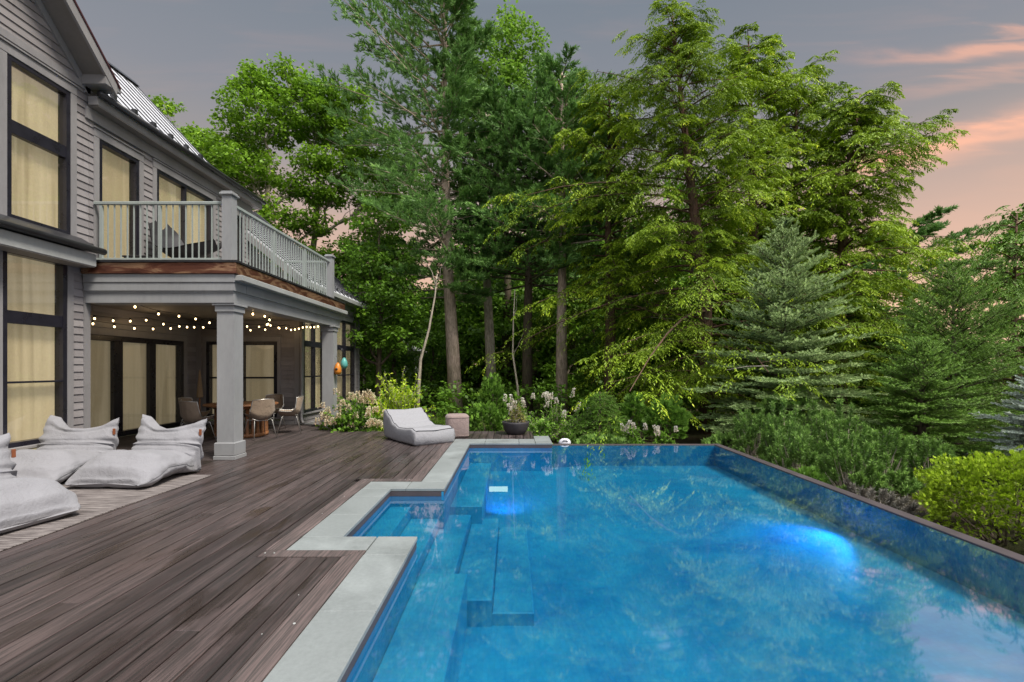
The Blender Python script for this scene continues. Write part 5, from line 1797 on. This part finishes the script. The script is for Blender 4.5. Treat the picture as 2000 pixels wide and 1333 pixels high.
# -- tall pines, bare below
PG = "tall bare trunked pines at the wood edge"
r = tree_root("pine_tree", (X(888, 20), 20, -.3), "tallest white pine with a thick leaning trunk directly behind the taupe stool", "tree", PG)
trk = [(.08, 0, -.3), (-.10, 0, 3), (-.28, 0, 6), (-.38, 0, 10), (-.42, 0, 14), (-.35, 0, 20)]
def asymL(d, f): return np.where(d[:, 0] < 0, 1.25, .62)
white_pine(r, 21, 20.5, lambda f: 1.0 + 3.4 * np.clip(1 - f, 0, 1) ** .7 * np.clip(.35 + f * 1.6, 0, 1), n=125, z0=4.6, trunk=trk, tr=.31, K=14, T=6,
           asym=asymL, rise=lambda f: .0 + .62 * f, droop=lambda f: .10 - .16 * f, needles=15, ln=.21, wd=.036)
r = tree_root("pine_tree", (X(962, 22), 22, -.3), "pale slender pine, second trunk from the left", "tree", PG)
white_pine(r, 22, 14.0, lambda f: 2.6 * np.clip(1 - f, 0, 1) ** .6 + .4, n=60, z0=6.4, trunk=[(0, 0, -.3), (-.12, 0, 3), (-.3, 0, 7), (-.36, 0, 11), (-.3, 0, 14.0)], tr=.27, K=10, T=5, needles=12, ln=.2, wd=.04, bark='bark_pale')
r = tree_root("pine_tree", (X(1030, 21), 21, -.3), "dark forked pine with clumped platforms of needles above the planter", "tree", PG)
white_pine(r, 23, 12.6, lambda f: 1.1 + 2.5 * np.clip(1 - f, 0, 1) ** .5, n=115, z0=5.4, trunk=[(0, 0, -.3), (0, 0, 3), (.05, 0, 6), (.1, 0, 9), (0, 0, 12.5)], tr=.26, K=10, T=6, needles=18, ln=.20, wd=.036, rise=lambda f: .05 + .5 * f, bark='bark_dark', jitter=.3)
r = tree_root("pine_tree", (X(1097, 19.5), 19.5, -.3), "straight pine trunk, rightmost of the four beside the hemlock", "tree", PG)
white_pine(r, 24, 14, lambda f: 2.2 * np.clip(1 - f, 0, 1) ** .6 + .3, n=60, z0=6.8, trunk=[(0, 0, -.3), (.0, 0, 4), (.05, 0, 8), (.0, 0, 14)], tr=.27, K=9, T=5, needles=14, ln=.2, wd=.036)


def bare_trunk(loc, pts, r0, label, mat, seed, tw=3):
    rg = np.random.default_rng(seed)
    root = tree_root("dead_tree" if mat == 'twig' else "thin_tree", loc, label, "tree")
    b = MB(); n = len(pts); b.tube(pts, [r0 * (1 - .75 * i / (n - 1)) for i in range(n)], 8)
    b.build("trunk", M[mat], root)
    l = MB()
    for k in range(tw):
        f = rg.uniform(.35, .95) * (n - 1); i = min(int(f), n - 2); p = Vector(pts[i]).lerp(Vector(pts[i + 1]), f - i)
        sg = 1 if rg.random() > .5 else -1
        l.tube(curve_pts(p, (p.x + sg * rg.uniform(.3, 1.0) * (2 if r0 > .07 else .6), p.y + rg.normal() * .3, p.z + rg.uniform(.2, 1.4)), .08, 6, rg, .03), [r0 * .3 * (1 - .13 * i) for i in range(7)], 5, cap=False)
    l.build("limb", M[mat], root)


bare_trunk((X(815, 17), 17, -.3), [(.0, 0, 0), (.05, 0, 1.2), (.12, 0, 2.2), (.40, 0, 3.2), (.62, 0, 4.4), (.70, 0, 5.2)], .07, "thin pale leaning dead trunk left of the tallest pine", 'bark_pale', 31, 2)
bare_trunk((X(1012, 18), 18, -.3), [(.05, 0, 0), (-.02, 0, 1.2), (-.2, 0, 2.4), (-.18, 0, 3.6), (-.12, 0, 4.8)], .05, "thin white mottled sapling between two pine trunks", 'bark_pale', 32, 2)
bare_trunk((X(712, 22), 22, -.3), [(0, 0, 0), (0, 0, 2), (.05, 0, 4), (.1, 0, 6)], .08, "slim pale trunk beside the corner of the end wing", 'bark_pale', 33, 1)

# -- hemlocks
HG = "big drooping hemlocks right of centre"
def asA(d, f): return np.where(d[:, 0] < 0, 1.12 + .25 * (1 - f), .95)
def asC(d, f): return np.where(d[:, 0] > 0, 1.10, .9)
r = tree_root("hemlock_tree", (X(1372, 16.0), 16.0, -.35), "left hemlock whose yellow green boughs droop toward the pine trunks", "tree", HG)
hemlock(r, 41, 13.7, 4.0, n=150, z0=1.0, S=14, K=13, Mt=8, asym=asA, trunk=[(.2, 0, -.5), (.1, 0, 4), (-.5, 0, 9), (-1.0, 0, 13.7)], twig=.095)
r = tree_root("hemlock_tree", (X(1475, 17.5), 17.5, -.35), "middle hemlock with the pointed sparse top", "tree", HG)
hemlock(r, 42, 13.9, 3.3, n=105, z0=3.0, S=12, K=12, Mt=7, trunk=[(0, 0, -.5), (0, 0, 5), (-.1, 0, 9), (-.25, 0, 14)], twig=.12)
r = tree_root("hemlock_tree", (X(1640, 16.5), 16.5, -.35), "right hemlock leaning its boughs into the open sky", "tree", HG)
hemlock(r, 43, 11.3, 3.5, n=128, z0=1.2, S=12, K=12, Mt=8, asym=asC, trunk=[(0, 0, -.5), (0, 0, 4), (.2, 0, 8), (.7, 0, 11.3)], twig=.112)

r = tree_root("hemlock_tree", (X(1190, 18.5), 18.5, -.35), "slim hemlock filling between the pine trunks and the left hemlock", "tree", HG)
hemlock(r, 44, 12.6, 3.0, n=90, z0=4.2, S=11, K=11, Mt=7, twig=.13)
r = tree_root("hemlock_tree", (X(1555, 18.5), 18.5, -.35), "hemlock between the middle and right hemlock tops", "tree", HG)
hemlock(r, 45, 13.2, 3.3, n=95, z0=3, S=11, K=11, Mt=7, twig=.13)
# -- spruces on the right
r = tree_root("blue_spruce", (X(1530, 12.6), 12.6, -.45), "blue green spruce with finger like shoots behind the pool corner", "tree")
spruce(r, 51, 5.75, 2.0, 'bluespruce', n=170, whorl=8, K=9, shoot=.19, needles=22, nl=.046, nw=.020, power=.85, jitter=.2)
r = tree_root("dark_spruce", (X(1862, 12.0), 12.0, -.5), "dark open topped spruce right of the blue green one", "tree")
spruce(r, 52, 4.6, 2.35, 'spruce', n=120, whorl=7, K=9, shoot=.19, needles=18, nl=.042, nw=.018, power=.9, rise=lambda f: .15 + .9 * f, jitter=.22, tr=.09)
r = tree_root("silver_spruce", (X(2065, 8.6), 8.6, -.5), "silvery blue spruce boughs at the right picture edge", "tree")
spruce(r, 53, 2.2, 1.0, 'silver', n=100, whorl=6, K=9, shoot=.11, needles=24, nl=.034, nw=.014, power=.7, z0=.2)
r = tree_root("small_spruce", (X(1800, 10.2), 10.2, -.5), "young green spruce in front of the dark spruce", "tree")
spruce(r, 54, 2.6, 1.15, 'spruce', n=90, whorl=6, K=8, shoot=.16, needles=20, nl=.04, nw=.016, power=.7)
r = tree_root("norway_spruce", (X(1985, 13.5), 13.5, -.5), "tall weeping spruce cut by the right picture edge", "tree")
hemlock(r, 55, 6.4, 1.9, n=60, z0=.6, S=9, K=9, Mt=6, leafmat='spruce', twig=.10, tr=.12)

# far pine on the skyline and the dark tree at the right edge
r = tree_root("skyline_pine", (X(1770, 30), 30, -.5), "wind swept pine on the skyline between hemlock and right edge", "tree")
white_pine(r, 61, 10.8, lambda f: .8 + 3.6 * (1 - f) ** .6, n=40, z0=5.6, tr=.26, K=11, T=6, needles=16, ln=.26, wd=.05,
           asym=lambda d, f: np.where(d[:, 0] > 0, 1.15, .7), rise=lambda f: .12 + .5 * f, bark='bark_dark')
maple2((X(2050, 17), 17, -.5), "dark leaved tree leaning in from the right picture edge", 62,
       [(-.3, 0, 7.4, .9, .9, .6), (-1.0, 0, 6.6, 1.1, .9, .6), (-.2, 0, 5.6, 1.1, 1.0, .6), (-1.3, 0, 5.0, 1.1, 1.0, .55), (-.6, 0, 4.1, 1.2, 1.0, .55), (-1.7, 0, 3.6, .9, .9, .45), (-.6, 0, 2.8, 1.1, 1.0, .6), (.4, 0, 6.6, 1.1, 1, .8)],
       [(0, 0, 0), (-.1, 0, 2.5), (-.2, 0, 4.5), (-.1, 0, 7.5)], mat='dark_leaf', bark='bark_dark', name="edge_tree", trunk_r=.12, per=56, clus=.34, leaf=.12, flat=.4)

# -- understorey trees filling the wood (copies of four)
protos = []
specs = [(71, [(0, 0, 7.6, 1.3, 1.3, 1.0), (-1.0, 0, 6.2, 1.4, 1.3, .9), (1.0, .2, 6.0, 1.3, 1.3, .9), (-.5, .3, 4.6, 1.6, 1.4, .8), (1.1, -.2, 4.2, 1.4, 1.3, .8), (-1.3, -.2, 3.0, 1.3, 1.2, .7), (.6, 0, 2.6, 1.5, 1.3, .7), (-.2, 0, 1.4, 1.5, 1.3, .6)]),
         (72, [(.2, 0, 8.6, 1.1, 1.1, 1.1), (-.8, 0, 7.0, 1.2, 1.2, 1.0), (.9, 0, 6.4, 1.2, 1.2, .9), (-.9, 0, 5.0, 1.3, 1.2, .8), (.8, 0, 4.4, 1.3, 1.2, .8), (-.3, 0, 3.2, 1.5, 1.3, .7), (1.0, .2, 2.0, 1.2, 1.2, .6), (-1.0, 0, 1.5, 1.2, 1.2, .6)]),
         (73, [(0, 0, 4.6, 1.1, 1.1, .7), (-.8, 0, 3.6, 1.2, 1.1, .6), (.9, 0, 3.2, 1.2, 1.1, .6), (-.2, 0, 2.3, 1.4, 1.2, .5), (.9, 0, 1.4, 1.0, 1.0, .5), (-.9, 0, 1.1, 1.1, 1.0, .5)])]
UG = "leafy trees of the wood behind the pool"
def ulab(px, Y, k):
    marks = [(600, "behind the balcony's far end"), (665, "over the end wing's roof edge"), (715, "just right of the end wing"), (760, "behind the chartreuse shrub"), (805, "behind the pale leaning trunk"),
             (850, "left of the tallest pine"), (905, "behind the tallest pine trunk"), (950, "left of the second pine trunk"), (1000, "between second pine and planter"), (1050, "behind the forked dark pine"),
             (1110, "at the rightmost bare pine trunk"), (1160, "above the dwarf spruce"), (1220, "behind the drooping hemlock boughs"), (1290, "left of the hemlock trunk"), (1360, "behind the left hemlock trunk"),
             (1440, "between left and middle hemlock"), (1530, "behind the blue green spruce top"), (1625, "behind the right hemlock"), (1700, "right of the right hemlock trunk"), (1760, "below the skyline pine"),
             (1850, "behind the dark open spruce"), (1940, "low on the skyline at right"), (2100, "at the right picture edge")]
    w = next(t for q, t in marks if px <= q)
    d = "front" if Y < 24.5 else ("middle" if Y < 29.5 else ("deep" if Y < 36 else "farthest"))
    return ("%s %s %s" % (d + " rank", ["dark leafy tree", "tall narrow leafy tree", "low leafy sapling"][k], w))


ulabs = ["dark leafy tree deep in the wood behind the pine trunks", "taller dark tree in the wood behind the pines", "low leafy sapling on the wood floor behind the pine trunks"]
for i, (sd_, lb) in enumerate(specs):
    r = tree_root("understorey_tree", (0, 0, 0), ulabs[i], "tree", UG)
    top = max(q[2] for q in lb)
    broadleaf("u", r, np.random.default_rng(sd_), [(0, 0, -.3), (.1, 0, top * .4), (-.05, 0, top * .7), (0, 0, top)], lb, M['dark_leaf'], M['bark_dark'], leaf=.20, per=50, clus=.55, trunk_r=.12)
    protos.append(r)
US = [(0, 690, 27, 0, 1.0), (1, 770, 29, 1, .82), (0, 850, 31, 2, .9), (1, 915, 28, 3, 1.05), (0, 985, 33, 4, 1.25), (1, 1060, 30, 5, 1.25), (0, 1130, 29, 6, 1.35), (1, 1200, 27, 1, 1.3),
      (0, 1275, 30, 2, 1.4), (1, 1350, 26, 3, 1.3), (0, 1430, 29, 4, 1.3), (1, 1520, 27, 5, 1.2), (0, 1600, 28, 6, 1.1), (0, 1690, 26, 0, .85), (1, 1790, 27, 2, .6), (0, 1900, 25, 3, .42), (0, 1990, 24, 5, .42),
      (1, 640, 31, 4, .95), (0, 590, 33, 5, .9), (1, 1010, 38, 2, 1.5), (0, 890, 39, 3, 1.25), (1, 1150, 38, 0, 1.6), (0, 1250, 38, 5, 1.6), (0, 810, 38, 1, 1.0), (1, 735, 37, 0, .9),
      (2, 700, 21, 0, .9), (2, 900, 27.5, 1, .7), (2, 995, 28, 2, .8), (2, 1065, 28, 3, .8), (2, 1160, 22, 4, .8), (2, 1250, 20, 5, 1.1), (2, 1330, 21, 2, 1.0), (2, 845, 26, 3, .8), (2, 1450, 19, 1, .9), (2, 1560, 19, 1, .9),
      (2, 940, 27, 5, 1.3), (2, 1040, 27, 0, 1.4), (2, 1120, 26, 1, 1.4), (2, 770, 25, 2, 1.1), (2, 1650, 18, 2, .9), (2, 1740, 17, 3, .8)]
seen = set()
for (k, px, Y, a, s) in US:
    o = protos[k] if k not in seen else copy_tree(protos[k])
    seen.add(k)
    o.location = (X(px, Y), Y, -.35); o.rotation_euler = (0, 0, a); o.scale = (s, s, s); o["label"] = ulab(px, Y, k)

# far wood, one mass
rg = np.random.default_rng(90)
n = 2600
a = rg.uniform(-.95, .95, n)
Yf = 46 + rg.random(n) * 6; Xf = a * Yf * 1.02
hmax = np.interp(Xf / Yf, [-1, -.42, -.30, -.20, -.05, .2, .45, .6, .75, .9, 1.1], [13, 12, 9, 9, 13, 16, 15, 9, 5.2, 4.6, 5])
z = rg.random(n) ** .8 * hmax * rg.uniform(.8, 1, n)
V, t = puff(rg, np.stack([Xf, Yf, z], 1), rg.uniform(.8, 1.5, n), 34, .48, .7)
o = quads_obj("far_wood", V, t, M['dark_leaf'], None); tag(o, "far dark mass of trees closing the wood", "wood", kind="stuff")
# shrub layer on the wood floor
n = 900
Yf = rg.uniform(15.5, 34, n); Xf = rg.uniform(-.42, .95, n) * Yf
ok = ~((Xf < -5.2) & (Yf < 20)); Xf = Xf[ok]; Yf = Yf[ok]; n = len(Xf)
V, t = puff(rg, np.stack([Xf, Yf, rg.uniform(-.3, .9, n)], 1), rg.uniform(.25, .6, n), 34, .16, .6)
o = quads_obj("undergrowth", V, t * .9, M['dark_leaf'], None); tag(o, "low dark undergrowth over the wood floor", "undergrowth", kind="stuff")

# lawn strip behind the deck
rg = np.random.default_rng(91); n = 26000
P = np.stack([rg.uniform(-5.4, -.4, n), rg.uniform(12.3, 19.5, n), np.full(n, -.36)], 1)
D = unit(np.array([0, 0, 1.0]) + rg.normal(size=P.shape) * .35)
V = leaves(P, D, rdir(rg, n), rg.uniform(.06, .13, n), np.full(n, .02))
o = quads_obj("lawn", V, rg.random(n), M['maple_bright'], None); tag(o, "strip of mown green lawn behind the deck", "grass", kind="stuff")

# -- shrubs along the deck
rg = np.random.default_rng(92)
r = tree_root("hydrangea", (-4.15, 12.55, -.3), "hydrangea with cream and pink flower heads at the foot of the far column", "shrub")
leafy_shrub(r, 101, dome_shoots(rg, (0, 0, .1), (.85, .6), 1.15, 120), 'shrub', .12, per=22, width=.6)
pts = []
for i in range(46):
    d = rdir(rg, 1)[0]; d[2] = abs(d[2]) * .8 + .25; d[1] = -abs(d[1]) * .8; k = rg.uniform(.82, 1.05)
    pts.append((d[0] * .88 * k, d[1] * .6 * k, .1 + d[2] * 1.12 * k))
panicles(r, 102, pts, .17, .075, M['petal'], 80)
r = tree_root("chartreuse_shrub", (X(775, 13.6), 13.6, -.3), "bright yellow green leafy shrub between hydrangea and leaning trunk", "shrub")
leafy_shrub(r, 103, dome_shoots(rg, (0, 0, .0), (1.1, .75), 1.9, 190), 'chartreuse', .11, per=24, width=.5)
r = tree_root("arborvitae", (X(962, 14.2), 14.2, -.3), "small upright arborvitae in front of the second pine trunk", "shrub")
fan_shrub(r, 104, (0, 0, .85), (.36, .34, .75), 560, 'arbor', .15, up=.9)
fan = tree_root("arborvitae", (X(945, 12.8), 12.8, -.3), "low arborvitae mound just left of the planter bowl", "shrub")
fan_shrub(fan, 105, (0, 0, .42), (.48, .4, .5), 560, 'arbor', .13, up=.6)
# planter grasses
r = tree_root("planter_plants", (.09, 11.72, .26), "spiky grasses and pale blooms growing in the grey bowl", "plant")
leafy_shrub(r, 106, dome_shoots(rg, (0, 0, 0), (.25, .25), .5, 34, .3), 'straw', .12, per=14, width=.2)
panicles(r, 107, [(rg.normal() * .10, rg.normal() * .08, rg.uniform(.15, .45)) for _ in range(5)], .16, .035, M['petal_white'], 60)
def bloomer(px, Y, lab, seed, rr, h, nfl, leafm='shrub', n=70, lo=-.3):
    rg = np.random.default_rng(seed)
    r = tree_root("flowering_shrub", (X(px, Y), Y, lo), lab, "shrub")
    leafy_shrub(r, seed, dome_shoots(rg, (0, 0, 0), (rr, rr * .8), h, n), leafm, .10, per=20, width=.45)
    pts = [(rg.uniform(-.9, .9) * rr, -rg.random() * rr * .7, h * rg.uniform(.72, 1.0)) for _ in range(nfl)]
    panicles(r, seed + 1, pts, .19, .045, M['petal_white'], 80)
bloomer(1020, 13.2, "white and pink flowering shrub right behind the planter bowl", 111, .55, 1.10, 6)
bloomer(1085, 12.9, "white plumed shrub between the planter and the dwarf spruce", 112, .6, 1.15, 7)
bloomer(1055, 12.5, "low olive green shrub hugging the deck corner", 113, .55, .8, 0, 'arbor')
bloomer(1125, 12.2, "twiggy green shrub at the end of the coping", 114, .5, .85, 3)
bloomer(1232, 11.6, "low white flowering shrub between dwarf spruce and arborvitae", 115, .36, .62, 5, lo=-.4)
bloomer(1295, 11.7, "white flowered plant under the right arborvitae", 116, .34, .50, 4, lo=-.4)
r = tree_root("dwarf_spruce", (X(1172, 12.0), 12.0, -.45), "weeping dwarf spruce with hanging green shoots behind the pool edge", "shrub")
spruce(r, 120, 1.45, .72, 'arbor', n=56, whorl=7, K=6, shoot=.17, needles=20, nl=.032, nw=.016, power=.40, jitter=.25, rise=lambda f: .10 + .1 * f, droop=lambda f: .75 + 0 * f, lead=False, tr=.05)
r = tree_root("arborvitae", (X(1300, 12.6), 12.6, -.45), "rounded arborvitae behind the far pool edge, right of the dwarf spruce", "shrub")
fan_shrub(r, 121, (0, 0, .62), (.5, .45, .62), 700, 'arbor', .15, up=.7)
r = tree_root("arborvitae", (X(1238, 12.9), 12.9, -.45), "narrow arborvitae peeping over the white flowers", "shrub")
fan_shrub(r, 122, (0, 0, .70), (.28, .3, .62), 400, 'arbor', .14, up=.8)
r = tree_root("juniper", (X(1175, 11.5), 11.3, -.4), "low creeping juniper right behind the far pool rim", "shrub")
fan_shrub(r, 123, (0, 0, .10), (.75, .3, .28), 520, 'mugo', .12, up=.5)
r = tree_root("juniper", (X(1440, 11.6), 11.6, -.5), "spreading juniper at the pool's far right corner", "shrub")
fan_shrub(r, 124, (0, 0, .15), (.8, .4, .36), 620, 'mugo', .12, up=.5)


# -- mugo pines along the right rim
def mugo(root, seed, rr, h, n=84, needles=44, mat='mugo'):
    rg = np.random.default_rng(seed)
    br = MB(); P = []; A = []; T = []
    for i in range(n):
        d = rdir(rg, 1)[0]; d[2] = abs(d[2]) * 1.0 + .15; k = rg.uniform(.55, 1.0)
        tip = np.array([d[0] * rr * k, d[1] * rr * k, d[2] * h * k]); b = np.array([tip[0] * .25, tip[1] * .25, 0.0])
        pts = curve_pts(b, tip, -.05, 4, rg, .02)
        br.tube(pts, [.014, .011, .009, .007, .005], 4, cap=False)
        for q in (.78, .84, .90, .95, 1.0):
            f = q * 4; j = min(int(f), 3); p = np.array(pts[j].lerp(pts[j + 1], f - j)); ax = np.array((pts[j + 1] - pts[j]).normalized())
            ax = unit(ax + np.array([0, 0, .35])); P.append(p); A.append(ax); T.append(.22 + .3 * (q - .5) + rg.normal() * .08 + (.15 if q > .99 else 0))
    P = np.array(P); A = np.array(A); T = np.array(T)
    V, t = needle_tufts(rg, P, A, needles, .088, .0135, 1.5, T)
    br.build("stem", M['bark_pale'], root)
    quads_obj("foliage", V, t, M[mat], root)
    # pale candle tips
    c = MB(); 
    for p, a in zip(P[4::5], A[4::5]): c.tube([p, p + a * .05], [.006, .002], 4, smooth=False)
    c.build("candle_tip", M['mugo_old'], root)


MG = "mugo pines along the right pool edge"
mp = []
for i, (sd_, rr, h) in enumerate(((131, .60, 1.25), (132, .52, 1.45), (133, .62, 1.0))):
    r = tree_root("mugo_pine", (0, 0, 0), "x", "shrub", MG); mugo(r, sd_, rr, h); mp.append(r)
ML = [(0, 5.45, 10.9, 0, 1.0, "mugo pine nearest the pool's far right corner"),
      (1, 5.6, 9.9, 1, 1.0, "tall mugo pine second from the far pool corner"),
      (2, 5.35, 9.15, 2, 1.0, "low mugo pine hugging the middle of the right rim"),
      (1, 6.25, 9.3, 4, 1.02, "tallest mugo pine in the middle of the row"),
      (0, 6.35, 8.4, 3, .98, "broad mugo pine left of the golden shrub"),
      (2, 5.75, 8.2, 5, .95, "low mugo pine above the grey needled patch"),
      (0, 7.4, 8.6, 1, .80, "small mugo pine between golden shrub and silver spruce"),
      (1, 6.7, 10.6, 2, .95, "mugo pine at the back of the row under the blue green spruce")]
seen = set()
for (k, x, y, a, s, lab) in ML:
    o = mp[k] if k not in seen else copy_tree(mp[k])
    seen.add(k); o.location = (x, y, -.62); o.rotation_euler = (0, 0, a); o.scale = (s, s, s); o["label"] = lab
r = tree_root("grey_mugo", (5.45, 7.35, -.62), "grey needled sprigs over bare soil left of the golden shrub", "shrub"); mugo(r, 134, .62, .45, 30, 40, 'mugo_old')
r = tree_root("low_juniper", (5.05, 8.3, -.6), "small bright juniper sprig beside the right pool rim", "shrub"); fan_shrub(r, 135, (0, 0, .18), (.28, .35, .28), 240, 'arbor', .11, up=.5)
# golden shrub
r = tree_root("golden_shrub", (6.12, 6.05, -.6), "rounded golden green cypress shrub at the right pool edge", "shrub")
fan_shrub(r, 136, (0, 0, .50), (.76, .80, .58), 9500, 'gold', .050, per=11, up=.55, lump=.18, wd=.20)
fan2 = tree_root("arborvitae", (X(1680, 9.2), 11.6, -.5), "dark green arborvitae filling between the blue green spruce and mugo pines", "shrub")
fan_shrub(fan2, 137, (0, 0, .7), (.9, .6, .8), 900, 'mugo', .15, up=.6)

# -- the neighbour's house glimpsed through the trees
nb = empty("neighbour_house", (X(742, 34), 34, -.3), 0, "pale grey neighbouring house glimpsed through the maple leaves", "house")
m = MB(); m.box(-2.6, 2.4, 0, 5, 0, 3.1); m.build("wall", M['trim_light'], nb)
m = MB(); m.prism([(-2.9, -.3, 3.1), (2.7, -.3, 3.1), (-.1, -.3, 4.6)], (0, 5.6, 0)); m.build("roof", M['trim'], nb)
for i in range(3):
    m = MB(); m.box(-1.9 + i * 1.4, -1.2 + i * 1.4, -.05, -.002, 1.0, 2.3); w = m.build("window", M['frame'], nb)
